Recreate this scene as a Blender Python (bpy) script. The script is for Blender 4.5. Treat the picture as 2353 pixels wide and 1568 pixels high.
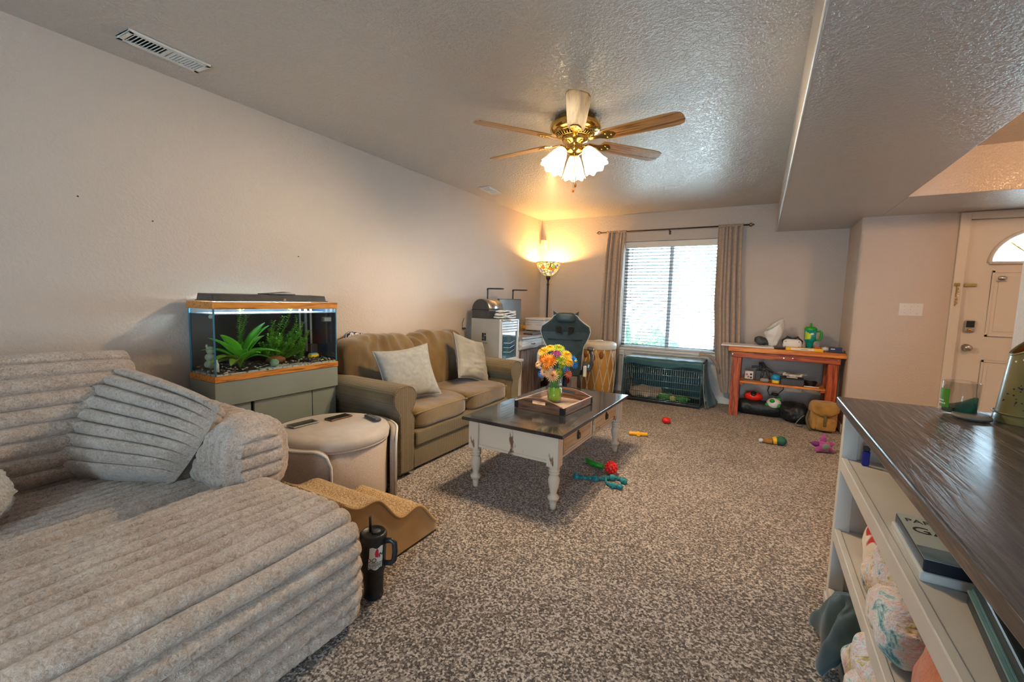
import bpy, bmesh, math, random
from mathutils import Vector, Matrix, noise
SC = bpy.context.scene
COL = SC.collection
for o in list(bpy.data.objects):
    bpy.data.objects.remove(o)
PI = math.pi
R = math.radians

# ------------------------------------------------------------------ camera
cam_d = bpy.data.cameras.new('camera')
cam_d.sensor_width = 36.0
cam_d.lens = 994.5 / 2353 * 36.0
cam_d.clip_start = 0.02
cam = bpy.data.objects.new('camera', cam_d)
COL.objects.link(cam)
def cam_axes(yaw, pitch, roll):
    f = Vector((-math.sin(yaw) * math.cos(pitch), math.cos(yaw) * math.cos(pitch), math.sin(pitch)))
    r = Vector((math.cos(yaw), math.sin(yaw), 0)); u = r.cross(f)
    c, s = math.cos(roll), math.sin(roll)
    return c * r + s * u, -s * r + c * u, f
cr, cu, cf = cam_axes(R(29.66), R(-5.52), R(1.446))
cam.matrix_world = Matrix(((cr.x, cu.x, -cf.x, 0), (cr.y, cu.y, -cf.y, 0), (cr.z, cu.z, -cf.z, 1.25), (0, 0, 0, 1)))
SC.camera = cam

# ------------------------------------------------------------------ daylight, exposure
w = bpy.data.worlds.new('overcast_sky'); SC.world = w
w.use_nodes = True
bg = w.node_tree.nodes['Background']
bg.inputs[0].default_value = (0.56, 0.82, 1.0, 1)
bg.inputs[1].default_value = 22.0
def portal(name, loc, rot, sx, sy):
    l = bpy.data.lights.new(name, 'AREA'); l.shape = 'RECTANGLE'; l.size = sx; l.size_y = sy
    l.cycles.is_portal = True
    o = bpy.data.objects.new(name, l); COL.objects.link(o); o.location = loc; o.rotation_euler = rot
sun_d = bpy.data.lights.new('sun', 'SUN'); sun_d.energy = 55; sun_d.angle = R(1); sun_d.color = (1.0, .95, .88)
sun = bpy.data.objects.new('sun', sun_d); COL.objects.link(sun)
sun.rotation_euler = Vector((.72, .22, -.9)).to_track_quat('-Z', 'Y').to_euler()
portal('window_portal', (-1.06, 6.12, 1.36), (R(-90), 0, 0), 1.24, 1.5)
portal('rear_fill_portal', (0.1, -2.72, 1.05), (R(90), 0, 0), 0.7, 2.1)  # guides sky light through the fill opening added behind the camera
SC.view_settings.view_transform = 'Standard'
SC.view_settings.look = 'None'
SC.view_settings.exposure = 0.2
SC.view_settings.gamma = 1.0
SC.view_settings.use_curve_mapping = False
SC.cycles.use_denoising = True
SC.cycles.use_adaptive_sampling = True
SC.cycles.adaptive_threshold = 0.15
SC.cycles.adaptive_min_samples = 16
SC.cycles.max_bounces = 6
SC.cycles.diffuse_bounces = 4
SC.cycles.glossy_bounces = 3
SC.cycles.transmission_bounces = 6
SC.cycles.transparent_max_bounces = 12
SC.cycles.caustics_reflective = False
SC.cycles.caustics_refractive = False
SC.cycles.sample_clamp_indirect = 6.0

# ------------------------------------------------------------------ helpers
class MB:
    """collects shapes and links them as one mesh object"""
    def __init__(s):
        s.v = []; s.f = []; s.sm = []
    def add(s, vs, fs, smooth=False):
        b = len(s.v); s.v += [Vector(p) for p in vs]
        for f in fs:
            s.f.append([i + b for i in f]); s.sm.append(smooth)
        return s
    def box(s, x0, x1, y0, y1, z0, z1, M=None):
        vs = [Vector((x, y, z)) for x in (x0, x1) for y in (y0, y1) for z in (z0, z1)]
        if M: vs = [M @ p for p in vs]
        return s.add(vs, [(0, 1, 3, 2), (4, 6, 7, 5), (0, 4, 5, 1), (2, 3, 7, 6), (0, 2, 6, 4), (1, 5, 7, 3)])
    def tube(s, pts, r, n=8, closed=False, caps=True, flat=1.0):
        pts = [Vector(p) for p in pts]; m = len(pts)
        rs = r if isinstance(r, (list, tuple)) else [r] * m
        vs = []; prev = None
        for i, p in enumerate(pts):
            a = pts[(i - 1) % m] if (closed or i > 0) else p
            b = pts[(i + 1) % m] if (closed or i < m - 1) else p
            t = (b - a)
            t = t.normalized() if t.length > 1e-9 else Vector((0, 0, 1))
            if prev is None:
                ref = Vector((0, 0, 1)) if abs(t.z) < 0.9 else Vector((1, 0, 0))
                x = t.cross(ref).normalized()
            else:
                x = prev - t * prev.dot(t)
                x = x.normalized() if x.length > 1e-6 else t.cross(Vector((0, 0, 1))).normalized()
            prev = x; y = t.cross(x)
            for k in range(n):
                an = 2 * PI * k / n
                vs.append(p + (x * math.cos(an) + y * math.sin(an) * flat) * rs[i])
        fs = []
        for i in range(m if closed else m - 1):
            j = (i + 1) % m
            for k in range(n):
                l = (k + 1) % n
                fs.append((i * n + k, i * n + l, j * n + l, j * n + k))
        s.add(vs, fs, True)
        if caps and not closed:
            s.add(vs[:n], [tuple(range(n - 1, -1, -1))]); s.add(vs[-n:], [tuple(range(n))])
        return s
    def cyl(s, p0, p1, r0, r1=None, n=20):
        return s.tube([p0, p1], [r0, r0 if r1 is None else r1], n)
    def lathe(s, prof, c=(0, 0, 0), n=24, M=None, a0=0, a1=2 * PI, sx=1, sy=1):
        full = abs(a1 - a0 - 2 * PI) < 1e-6; cols = n if full else n + 1
        vs = []
        for (r, z) in prof:
            for k in range(cols):
                a = a0 + (a1 - a0) * k / n
                p = Vector((r * math.cos(a) * sx, r * math.sin(a) * sy, z))
                p = (M @ p) if M else p + Vector(c)
                vs.append(p)
        fs = []
        for i in range(len(prof) - 1):
            for k in range(n):
                l = (k + 1) % cols
                fs.append((i * cols + k, i * cols + l, (i + 1) * cols + l, (i + 1) * cols + k))
        return s.add(vs, fs, True)
    def ball(s, c, r, nu=16, nv=10, M=None, fn=None):
        r = r if isinstance(r, (list, tuple)) else (r, r, r); c = Vector(c)
        def f(u, v):
            th = 2 * PI * u; ph = PI * v
            d = Vector((math.sin(ph) * math.cos(th), math.sin(ph) * math.sin(th), -math.cos(ph)))
            k = fn(d) if fn else 1.0
            p = Vector((d.x * r[0], d.y * r[1], d.z * r[2])) * k
            return (M @ p if M else p) + c
        return s.grid(f, nu, nv, closeu=True)
    def grid(s, fn, nu, nv, closeu=False, flip=False):
        cu_ = nu if closeu else nu + 1
        vs = [fn(i / nu, j / nv) for j in range(nv + 1) for i in range(cu_)]
        fs = []
        for j in range(nv):
            for i in range(nu):
                k = (i + 1) % cu_
                q = (j * cu_ + i, j * cu_ + k, (j + 1) * cu_ + k, (j + 1) * cu_ + i)
                fs.append(q[::-1] if flip else q)
        return s.add(vs, fs, True)
    def prism(s, poly, ext, smooth=False):
        n = len(poly); a = [Vector(p) for p in poly]; e = Vector(ext); b = [p + e for p in a]
        fs = [tuple(range(n - 1, -1, -1)), tuple(range(n, 2 * n))]
        s.add(a + b, fs)
        s.add(a + b, [(i, (i + 1) % n, n + (i + 1) % n, n + i) for i in range(n)], smooth)
        return s
    def sbox(s, half, c=(0, 0, 0), p=6.0, div=10, M=None, fn=None):
        """rounded cushion block: cube grid pushed to a superellipsoid"""
        c = Vector(c)
        for ax in range(3):
            for sg in (-1, 1):
                def f(u, v, ax=ax, sg=sg):
                    q = [0, 0, 0]; q[ax] = sg; q[(ax + 1) % 3] = 2 * u - 1; q[(ax + 2) % 3] = 2 * v - 1
                    k = sum(abs(t) ** p for t in q) ** (1 / p)
                    P_ = Vector((q[0] / k * half[0], q[1] / k * half[1], q[2] / k * half[2]))
                    if fn: P_ = fn(P_)
                    return (M @ P_ if M else P_) + c
                s.grid(f, div, div, flip=(sg < 0))
        return s
    def build(s, name, mat, parent=None, bevel=0, seg=2, weld=True, sub=0, solid=0):
        me = bpy.data.meshes.new(name)
        me.from_pydata([tuple(p) for p in s.v], [], s.f)
        me.polygons.foreach_set('use_smooth', s.sm)
        if weld:
            bm = bmesh.new(); bm.from_mesh(me)
            bmesh.ops.remove_doubles(bm, verts=bm.verts, dist=1e-5)
            bmesh.ops.recalc_face_normals(bm, faces=bm.faces)
            bm.to_mesh(me); bm.free()
        me.materials.append(mat)
        o = bpy.data.objects.new(name, me); COL.objects.link(o)
        if parent: o.parent = parent
        if solid:
            md = o.modifiers.new('thick', 'SOLIDIFY'); md.thickness = solid; md.offset = 0
        if bevel:
            md = o.modifiers.new('edge', 'BEVEL'); md.width = bevel; md.segments = seg; md.limit_method = 'ANGLE'; md.angle_limit = R(40)
        if sub:
            md = o.modifiers.new('sub', 'SUBSURF'); md.levels = sub; md.render_levels = sub
        return o
def tag(o, label=None, cat=None, group=None, kind=None):
    if label: o['label'] = label
    if cat: o['category'] = cat
    if group: o['group'] = group
    if kind: o['kind'] = kind
    return o
def thing(name, label, cat, loc=(0, 0, 0), rz=0, group=None):
    o = bpy.data.objects.new(name, None); COL.objects.link(o)
    o.empty_display_size = 0.05
    o.location = loc; o.rotation_euler = (0, 0, rz)
    return tag(o, label, cat, group)
def box(name, b, mat, parent=None, bevel=0.003, seg=2):
    return MB().box(*b).build(name, mat, parent, bevel, seg)
def dup(o, parent=None, loc=None, rot=None):
    c = o.copy(); COL.objects.link(c)
    if parent: c.parent = parent
    if loc is not None: c.location = loc
    if rot is not None: c.rotation_euler = rot
    return c
def text_mesh(name, body, size, mat, parent, M, ext=0.0006, align='CENTER', sx=1.0, shear=0.0):
    cu_ = bpy.data.curves.new(name, 'FONT'); cu_.body = body; cu_.size = size; cu_.extrude = ext
    cu_.align_x = align; cu_.align_y = 'CENTER'; cu_.resolution_u = 3; cu_.shear = shear
    t = bpy.data.objects.new(name, cu_); COL.objects.link(t)
    bpy.context.view_layer.update()
    me = bpy.data.meshes.new_from_object(t.evaluated_get(bpy.context.evaluated_depsgraph_get()))
    COL.objects.unlink(t); bpy.data.objects.remove(t)
    me.transform(M @ Matrix.Diagonal((sx, 1, 1, 1)))
    me.materials.clear(); me.materials.append(mat)
    o = bpy.data.objects.new(name, me); COL.objects.link(o); o.parent = parent
    return o
def nz(p, s=1.0): return noise.noise(Vector(p) * s)

# ------------------------------------------------------------------ materials
def pm(name, c1, c2=None, scale=20, rough=0.6, metal=0, bump=0, bscale=None, stretch=None, detail=3, lo=0.35, hi=0.65,
       spec=0.5, sheen=0, coat=0, trans=0, ior=1.45, emit=None, estr=0, tex='noise', alpha=None, dist=0.01, sss=0):
    m = bpy.data.materials.new(name); m.use_nodes = True
    nt = m.node_tree; N = nt.nodes; L = nt.links
    b = N['Principled BSDF']
    c2 = c2 or c1
    tc = N.new('ShaderNodeTexCoord'); mp = N.new('ShaderNodeMapping')
    L.new(tc.outputs['Object'], mp.inputs['Vector'])
    if stretch: mp.inputs['Scale'].default_value = stretch
    if tex == 'wave':
        t = N.new('ShaderNodeTexWave'); t.inputs['Scale'].default_value = scale; t.inputs['Distortion'].default_value = 6
        t.inputs['Detail'].default_value = detail; fac = t.outputs['Fac']
    elif tex == 'voronoi':
        t = N.new('ShaderNodeTexVoronoi'); t.inputs['Scale'].default_value = scale; fac = t.outputs['Distance']
    else:
        t = N.new('ShaderNodeTexNoise'); t.inputs['Scale'].default_value = scale; t.inputs['Detail'].default_value = detail
        fac = t.outputs['Fac']
    L.new(mp.outputs[0], t.inputs['Vector'])
    rp = N.new('ShaderNodeValToRGB'); rp.color_ramp.elements[0].position = lo; rp.color_ramp.elements[1].position = hi
    rp.color_ramp.elements[0].color = (*c1, 1); rp.color_ramp.elements[1].color = (*c2, 1)
    L.new(fac, rp.inputs[0]); L.new(rp.outputs[0], b.inputs['Base Color'])
    b.inputs['Roughness'].default_value = rough; b.inputs['Metallic'].default_value = metal
    b.inputs['Specular IOR Level'].default_value = spec
    b.inputs['Sheen Weight'].default_value = sheen; b.inputs['Coat Weight'].default_value = coat
    b.inputs['Transmission Weight'].default_value = trans; b.inputs['IOR'].default_value = ior
    if sss: b.inputs['Subsurface Weight'].default_value = sss
    if alpha is not None: b.inputs['Alpha'].default_value = alpha
    if emit:
        b.inputs['Emission Color'].default_value = (*emit, 1); b.inputs['Emission Strength'].default_value = estr
    if bump:
        t2 = N.new('ShaderNodeTexNoise'); t2.inputs['Scale'].default_value = bscale or scale; t2.inputs['Detail'].default_value = 2
        bp = N.new('ShaderNodeBump'); bp.inputs['Strength'].default_value = bump; bp.inputs['Distance'].default_value = dist
        L.new(mp.outputs[0], t2.inputs['Vector']); L.new(t2.outputs['Fac'], bp.inputs['Height']); L.new(bp.outputs[0], b.inputs['Normal'])
    return m
def glassy(name, col=(1, 1, 1), rough=0.0, gl=0.12):
    """thin clear pane: mostly see-through with a little mirror"""
    m = bpy.data.materials.new(name); m.use_nodes = True
    nt = m.node_tree; N = nt.nodes; L = nt.links
    N.remove(N['Principled BSDF'])
    t = N.new('ShaderNodeBsdfTransparent'); t.inputs[0].default_value = (*col, 1)
    g = N.new('ShaderNodeBsdfGlossy'); g.inputs['Roughness'].default_value = rough
    lw = N.new('ShaderNodeLayerWeight'); lw.inputs[0].default_value = 0.35
    mu = N.new('ShaderNodeMath'); mu.operation = 'MULTIPLY'; mu.inputs[1].default_value = gl * 3
    mx = N.new('ShaderNodeMixShader')
    L.new(lw.outputs['Fresnel'], mu.inputs[0]); L.new(mu.outputs[0], mx.inputs[0])
    L.new(t.outputs[0], mx.inputs[1]); L.new(g.outputs[0], mx.inputs[2])
    L.new(mx.outputs[0], N['Material Output'].inputs[0])
    return m
def weave(name, c1, c2, pitch=0.006, rough=0.85, bump=0.5, sheen=0.3, mott=3.0, c3=None):
    """woven cloth: two crossing fine waves over a mottled colour"""
    m = pm(name, c1, c2, scale=mott, rough=rough, sheen=sheen, detail=4)
    nt = m.node_tree; N = nt.nodes; L = nt.links; b = N['Principled BSDF']
    tc = [n for n in N if n.type == 'TEX_COORD'][0]
    sc = 1 / pitch / 3.14
    ws = []
    for d in ('X', 'Y', 'Z'):
        wv = N.new('ShaderNodeTexWave'); wv.bands_direction = d; wv.inputs['Scale'].default_value = sc
        wv.inputs['Distortion'].default_value = 0.6; L.new(tc.outputs['Object'], wv.inputs['Vector']); ws.append(wv)
    a = N.new('ShaderNodeMath'); a.operation = 'ADD'; L.new(ws[0].outputs['Fac'], a.inputs[0]); L.new(ws[1].outputs['Fac'], a.inputs[1])
    a2 = N.new('ShaderNodeMath'); a2.operation = 'ADD'; L.new(a.outputs[0], a2.inputs[0]); L.new(ws[2].outputs['Fac'], a2.inputs[1])
    bp = N.new('ShaderNodeBump'); bp.inputs['Strength'].default_value = bump; bp.inputs['Distance'].default_value = 0.002
    L.new(a2.outputs[0], bp.inputs['Height']); L.new(bp.outputs[0], b.inputs['Normal'])
    rp = [n for n in N if n.type == 'VALTORGB'][0]
    mr = N.new('ShaderNodeMapRange'); mr.inputs[1].default_value = 0.6; mr.inputs[2].default_value = 2.4; mr.inputs[3].default_value = 0.55; mr.inputs[4].default_value = 1.25
    L.new(a2.outputs[0], mr.inputs[0])
    mx = N.new('ShaderNodeMix'); mx.data_type = 'RGBA'; mx.blend_type = 'MULTIPLY'; mx.inputs[0].default_value = 1
    L.new(rp.outputs[0], mx.inputs[6]); L.new(mr.outputs[0], mx.inputs[7]); L.new(mx.outputs[2], b.inputs['Base Color'])
    return m
def wood(name, cs, scale=3, along='Y', rough=0.5, bump=0.15, coat=0, dist=5, fine=1.0):
    """long-grain wood: stretched distorted noise through several tones"""
    m = bpy.data.materials.new(name); m.use_nodes = True
    nt = m.node_tree; N = nt.nodes; L = nt.links; b = N['Principled BSDF']
    tc = N.new('ShaderNodeTexCoord'); mp = N.new('ShaderNodeMapping'); L.new(tc.outputs['Object'], mp.inputs[0])
    k = {'X': (0.07, 1, 1), 'Y': (1, 0.07, 1), 'Z': (1, 1, 0.07)}[along]
    mp.inputs['Scale'].default_value = [q * scale for q in k]
    t = N.new('ShaderNodeTexNoise'); t.inputs['Scale'].default_value = 6; t.inputs['Detail'].default_value = 6; t.inputs['Distortion'].default_value = 0.6
    L.new(mp.outputs[0], t.inputs[0])
    mu = N.new('ShaderNodeMath'); mu.operation = 'MULTIPLY'; mu.inputs[1].default_value = dist; L.new(t.outputs[0], mu.inputs[0])
    fr = N.new('ShaderNodeMath'); fr.operation = 'PINGPONG'; fr.inputs[1].default_value = 1; L.new(mu.outputs[0], fr.inputs[0])
    rp = N.new('ShaderNodeValToRGB'); n = len(cs)
    while len(rp.color_ramp.elements) < n: rp.color_ramp.elements.new(0.5)
    for i, c in enumerate(cs):
        rp.color_ramp.elements[i].position = i / (n - 1); rp.color_ramp.elements[i].color = (*c, 1)
    L.new(fr.outputs[0], rp.inputs[0]); L.new(rp.outputs[0], b.inputs['Base Color'])
    b.inputs['Roughness'].default_value = rough; b.inputs['Coat Weight'].default_value = coat; b.inputs['Coat Roughness'].default_value = 0.15
    bp = N.new('ShaderNodeBump'); bp.inputs['Strength'].default_value = bump; bp.inputs['Distance'].default_value = 0.003
    L.new(fr.outputs[0], bp.inputs['Height']); L.new(bp.outputs[0], b.inputs['Normal'])
    return m

M = {}
def paint(name, c, rough, bump, scale):
    """orange-peel wall paint"""
    m = pm(name, c, tuple(q * 0.97 for q in c), scale=1.5, rough=rough, spec=0.5)
    nt = m.node_tree; N = nt.nodes; L = nt.links; b = N['Principled BSDF']
    tc = [n for n in N if n.type == 'TEX_COORD'][0]
    t = N.new('ShaderNodeTexNoise'); t.inputs['Scale'].default_value = scale; t.inputs['Detail'].default_value = 3; t.inputs['Roughness'].default_value = 0.6
    L.new(tc.outputs['Object'], t.inputs[0])
    rp = N.new('ShaderNodeValToRGB'); rp.color_ramp.elements[0].position = 0.42; rp.color_ramp.elements[1].position = 0.62
    L.new(t.outputs[0], rp.inputs[0])
    bp = N.new('ShaderNodeBump'); bp.inputs['Strength'].default_value = bump; bp.inputs['Distance'].default_value = 0.004
    L.new(rp.outputs[0], bp.inputs['Height']); L.new(bp.outputs[0], b.inputs['Normal'])
    return m
M['wall'] = paint('wall_paint', (0.60, 0.525, 0.475), 0.5, 0.35, 70)
M['ceiling'] = paint('ceiling_paint', (0.60, 0.55, 0.51), 0.30, 0.6, 60)
M['ceiling'].node_tree.nodes['Principled BSDF'].inputs['Specular IOR Level'].default_value = .85
M['trim'] = pm('trim_white', (0.74, 0.73, 0.71), (0.70, 0.69, 0.66), scale=4, rough=0.35)
M['door'] = pm('door_white', (0.72, 0.69, 0.66), (0.70, 0.67, 0.64), scale=3, rough=0.4)
def carpet():
    m = bpy.data.materials.new('carpet_pile'); m.use_nodes = True
    nt = m.node_tree; N = nt.nodes; L = nt.links; b = N['Principled BSDF']
    tc = N.new('ShaderNodeTexCoord')
    t = N.new('ShaderNodeTexNoise'); t.inputs['Scale'].default_value = 95; t.inputs['Detail'].default_value = 3; t.inputs['Roughness'].default_value = 0.7
    t2 = N.new('ShaderNodeTexVoronoi'); t2.inputs['Scale'].default_value = 130
    t3 = N.new('ShaderNodeTexNoise'); t3.inputs['Scale'].default_value = 2.2; t3.inputs['Detail'].default_value = 2
    for q in (t, t2, t3): L.new(tc.outputs['Object'], q.inputs[0])
    sp = N.new('ShaderNodeSeparateColor'); L.new(t2.outputs['Color'], sp.inputs[0])
    a = N.new('ShaderNodeMath'); a.operation = 'MULTIPLY_ADD'; a.inputs[1].default_value = 0.45; L.new(sp.outputs[0], a.inputs[0]); L.new(t.outputs[0], a.inputs[2])
    a2 = N.new('ShaderNodeMath'); a2.operation = 'MULTIPLY_ADD'; a2.inputs[1].default_value = 0.16; L.new(t3.outputs[0], a2.inputs[0]); L.new(a.outputs[0], a2.inputs[2])
    rp = N.new('ShaderNodeValToRGB'); e = rp.color_ramp.elements
    e[0].position = 0.50; e[0].color = (0.028, 0.019, 0.015, 1); e[1].position = 1.12; e[1].color = (0.62, 0.55, 0.51, 1)
    k = e.new(0.72); k.color = (0.125, 0.094, 0.077, 1); k = e.new(0.88); k.color = (0.34, 0.282, 0.25, 1)
    e[-1].position = 1.0
    L.new(a2.outputs[0], rp.inputs[0]); L.new(rp.outputs[0], b.inputs['Base Color'])
    b.inputs['Roughness'].default_value = 0.95; b.inputs['Specular IOR Level'].default_value = 0.15; b.inputs['Sheen Weight'].default_value = 0.3
    bp = N.new('ShaderNodeBump'); bp.inputs['Strength'].default_value = 0.9; bp.inputs['Distance'].default_value = 0.012
    L.new(a.outputs[0], bp.inputs['Height']); L.new(bp.outputs[0], b.inputs['Normal'])
    return m
M['carpet'] = carpet()
M['white_plastic'] = pm('white_plastic', (0.75, 0.75, 0.76), (0.70, 0.70, 0.72), scale=8, rough=0.35)
M['black'] = pm('black_plastic', (0.012, 0.012, 0.014), (0.02, 0.02, 0.022), scale=30, rough=0.4)
M['dark'] = pm('dark_grey_plastic', (0.045, 0.048, 0.055), (0.06, 0.062, 0.07), scale=20, rough=0.45)
M['grey'] = pm('grey_plastic', (0.28, 0.29, 0.30), (0.33, 0.33, 0.34), scale=15, rough=0.45)
M['brass'] = pm('polished_brass', (0.85, 0.55, 0.16), (0.78, 0.48, 0.12), scale=12, rough=0.16, metal=1)
M['steel'] = pm('brushed_steel', (0.62, 0.60, 0.57), (0.52, 0.50, 0.48), scale=40, rough=0.25, metal=1)
M['bronze'] = pm('dark_bronze', (0.05, 0.038, 0.03), (0.09, 0.06, 0.045), scale=18, rough=0.4, metal=0.6)
M['glass'] = glassy('clear_glass')
M['pane'] = glassy('window_pane', (0.97, 0.99, 1.0), gl=0.1)
M['red'] = pm('red_rubber', (0.75, 0.02, 0.015), (0.6, 0.015, 0.012), scale=20, rough=0.4)
M['white_paper'] = pm('white_paper', (0.78, 0.77, 0.75), (0.72, 0.71, 0.70), scale=10, rough=0.7)
# ================================================================== the setting
XL, YB, ZC, ZS = -2.95, 6.01, 2.44, 2.112     # left wall, back wall, ceiling, dropped ceiling
XR, YF = 3.2, -2.6
def st(name, mb, mat, bevel=0):
    o = mb.build(name, mat, None, bevel); o['kind'] = 'structure'; return o
st('floor', MB().box(XL - .15, XR + .15, YF - .15, YB + .15, -0.1, 0), M['carpet'])
wl = st('wall_left', MB().box(XL - .12, XL, YF - .12, YB + .12, 0, ZC), M['wall'])
for i, (y, z) in enumerate(((0.83, 1.70), (1.13, 1.63), (2.0, 1.52))):
    MB().cyl((XL - .01, y, z), (XL + .004, y, z), .004, n=8).build('nail_hole', M['dark'], wl)
wx0, wx1, wz0, wz1 = -1.675, -0.445, 0.62, 2.07
st('wall_back', MB().box(XL, wx0, YB, YB + .12, 0, ZC).box(wx1, .85, YB, YB + .12, 0, ZC)
   .box(wx0, wx1, YB, YB + .12, 0, wz0).box(wx0, wx1, YB, YB + .12, wz1, ZC), M['wall'])
# entry jog: side return and the wall that carries the front door, rounded corner between
YE = 5.33; dx0, dx1, dz = 1.545, 2.455, 2.035
rb = 0.035
corner = [(0.79, YB + .12, 0), (0.79, YE + rb, 0)] + [(0.79 + rb - rb * math.cos(a), YE + rb - rb * math.sin(a), 0) for a in [k * PI / 16 for k in range(1, 8)]] + [(0.79 + rb, YE, 0), (dx0 - .02, YE, 0), (dx0 - .02, YE + .12, 0), (0.93, YE + .12, 0), (0.93, YB + .12, 0)]
st('wall_entry', MB().prism(corner, (0, 0, ZS), smooth=False).box(dx0 - .02, dx1 + .02, YE, YE + .12, dz + .02, ZS)
   .box(dx1 + .02, XR, YE, YE + .12, 0, ZS), M['wall'])
st('wall_right', MB().box(XR, XR + .12, YF - .12, YE + .12, 0, ZC), M['wall'])
st('wall_front', MB().box(XL, -0.25, YF - .12, YF, 0, ZC).box(.45, XR, YF - .12, YF, 0, ZC).box(-0.25, .45, YF - .12, YF, 2.1, ZC), M['wall'])  # gap in this unseen wall is added to let in fill daylight
st('wall_stub', MB().box(0.90, 1.6, 2.44, 2.55, 0, ZS), M['wall'], .012)
st('ceiling', MB().box(XL - .12, .105, YF - .12, YB + .12, ZC, ZC + .1), M['ceiling'])
# dropped ceiling over the entry with a raised tray cut into it
tx0, tx1, ty0, ty1 = .93, 2.95, 1.2, 4.485
st('ceiling_dropped', MB().box(.105, tx0, YF - .12, YB + .12, ZS, ZC + .1).box(tx1, XR + .12, YF - .12, YE + .2, ZS, ZC + .1)
   .box(tx0, tx1, YF - .12, ty0, ZS, ZC + .1).box(tx0, tx1, ty1, YE + .2, ZS, ZC + .1).box(tx0, tx1, ty0, ty1, ZC, ZC + .1), M['ceiling'], .006)
st('trim_soffit', MB().cyl((.104, YF, ZS + .002), (.104, YB, ZS + .002), .007, n=10), M['trim'])
st('baseboard_left', MB().box(XL, XL + .014, YF, YB, 0, .085), M['trim'], .004)
st('baseboard_back', MB().box(XL, .79, YB - .014, YB, 0, .085).box(.776, .79, YE, YB, 0, .085), M['trim'], .004)
st('baseboard_entry', MB().box(.80, dx0 - .08, YE - .014, YE, 0, .085), M['trim'], .004)

# window: vinyl frame, centre mullion, panes, drywall-return sill
win = bpy.data.objects.new('window_1', None); COL.objects.link(win); win['kind'] = 'structure'
M['vinyl'] = pm('window_vinyl', (0.66, 0.68, 0.68), (0.62, 0.64, 0.65), scale=6, rough=0.4)
f = MB()
fy0, fy1, ft = YB + .055, YB + .105, .045
f.box(wx0, wx0 + ft, fy0, fy1, wz0, wz1).box(wx1 - ft, wx1, fy0, fy1, wz0, wz1).box(wx0, wx1, fy0, fy1, wz0, wz0 + ft).box(wx0, wx1, fy0, fy1, wz1 - ft, wz1)
f.build('window_frame', M['vinyl'], win, .004)
box('mullion', (-1.085, -1.035, fy0 - .004, fy1, wz0 + ft, wz1 - ft), M['vinyl'], win)
box('window_pane', (wx0 + ft, -1.085, YB + .078, YB + .082, wz0 + ft, wz1 - ft), M['pane'], win, 0)
box('window_pane', (-1.035, wx1 - ft, YB + .078, YB + .082, wz0 + ft, wz1 - ft), M['pane'], win, 0)
s = MB().box(wx0 - .045, wx1 + .05, YB - .045, YB + .055, wz0 - .03, wz0 + .004)
s.build('window_sill', M['trim'], win, .006)
MB().box(wx0 - .03, wx1 + .035, YB - .022, YB, wz0 - .105, wz0 - .03).box(wx0 - .03, wx1 + .035, YB - .028, YB, wz0 - .062, wz0 - .05).build('sill_apron', M['trim'], win, .004)

# front door with raised mouldings, fanlight, casing
door = bpy.data.objects.new('door_1', None); COL.objects.link(door); door['kind'] = 'structure'
DY = YE + .018
cx_, fr_ = (dx0 + dx1) / 2, .315
slab = MB()
# slab is split around the half-round light
fz = 1.665
seg = 20
arc = [(cx_ + fr_ * math.cos(a), fz + fr_ * .92 * math.sin(a)) for a in [PI * k / seg for k in range(seg + 1)]]
slab.box(dx0, dx1, DY, DY + .044, .008, fz)
top = [(dx1, DY, fz), (dx1, DY, dz + .004)] + [(dx0, DY, dz + .004), (dx0, DY, fz)] + [(x, DY, z) for x, z in arc[::-1]]
slab.prism(top, (0, .044, 0))
slab.build('door_slab', M['door'], door, 0)
def moulding(x0, x1, z0, z1, wd=.018):
    m_ = MB()
    for (a, b, c, d) in ((x0, x1, z0, z0 + wd), (x0, x1, z1 - wd, z1), (x0, x0 + wd, z0, z1), (x1 - wd, x1, z0, z1)):
        m_.box(a, b, DY - .007, DY, c, d)
    m_.box(x0 + .045, x1 - .045, DY - .004, DY, z0 + .045, z1 - .045)
    return m_.build('door_moulding', M['door'], door, .004)
for (x0, x1, z0, z1) in ((1.72, 1.975, 1.03, 1.60), (2.025, 2.28, 1.03, 1.60), (1.72, 1.975, .25, .82), (2.025, 2.28, .25, .82)):
    moulding(x0, x1, z0, z1)
rim = [(x, DY - .006, z) for x, z in [(cx_ + (fr_ - .008) * math.cos(a), fz + .0 + (fr_ - .008) * .92 * math.sin(a)) for a in [PI * k / seg for k in range(seg + 1)]]]
MB().tube(rim, .017, 6).tube([rim[0], rim[-1]], .017, 6).build('fanlight_rim', M['door'], door)
MB().prism([(x, DY + .02, z) for x, z in arc], (0, .004, 0)).build('fanlight_pane', M['pane'], door)
sp = MB()
for a in (PI * .25, PI * .5, PI * .75):
    sp.tube([(cx_ + .09 * math.cos(a), DY + .015, fz + .09 * math.sin(a)), (cx_ + .3 * math.cos(a), DY + .015, fz + .28 * math.sin(a))], .006, 6)
sp.tube([(cx_ + .09 * math.cos(a), DY + .015, fz + .085 * math.sin(a)) for a in [PI * k / 8 for k in range(9)]], .006, 6)
sp.build('fanlight_bars', M['brass'], door)
kx, kz = 1.615, .922
MB().lathe([(0, 0), (.034, 0), (.033, .006), (.014, .012), (.013, .03), (.024, .036), (.029, .05), (.026, .062), (.015, .068), (0, .069)], n=24,
           M=Matrix.Translation((kx, DY, kz)) @ Matrix.Rotation(R(90), 4, 'X')).build('door_knob', M['steel'], door)
db = box('deadbolt', (kx - .034, kx + .036, DY - .028, DY, 1.06, 1.165), M['steel'], door, .01, 3)
box('keypad', (kx - .026, kx + .028, DY - .031, DY - .027, 1.103, 1.16), M['black'], db, .004)
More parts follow.
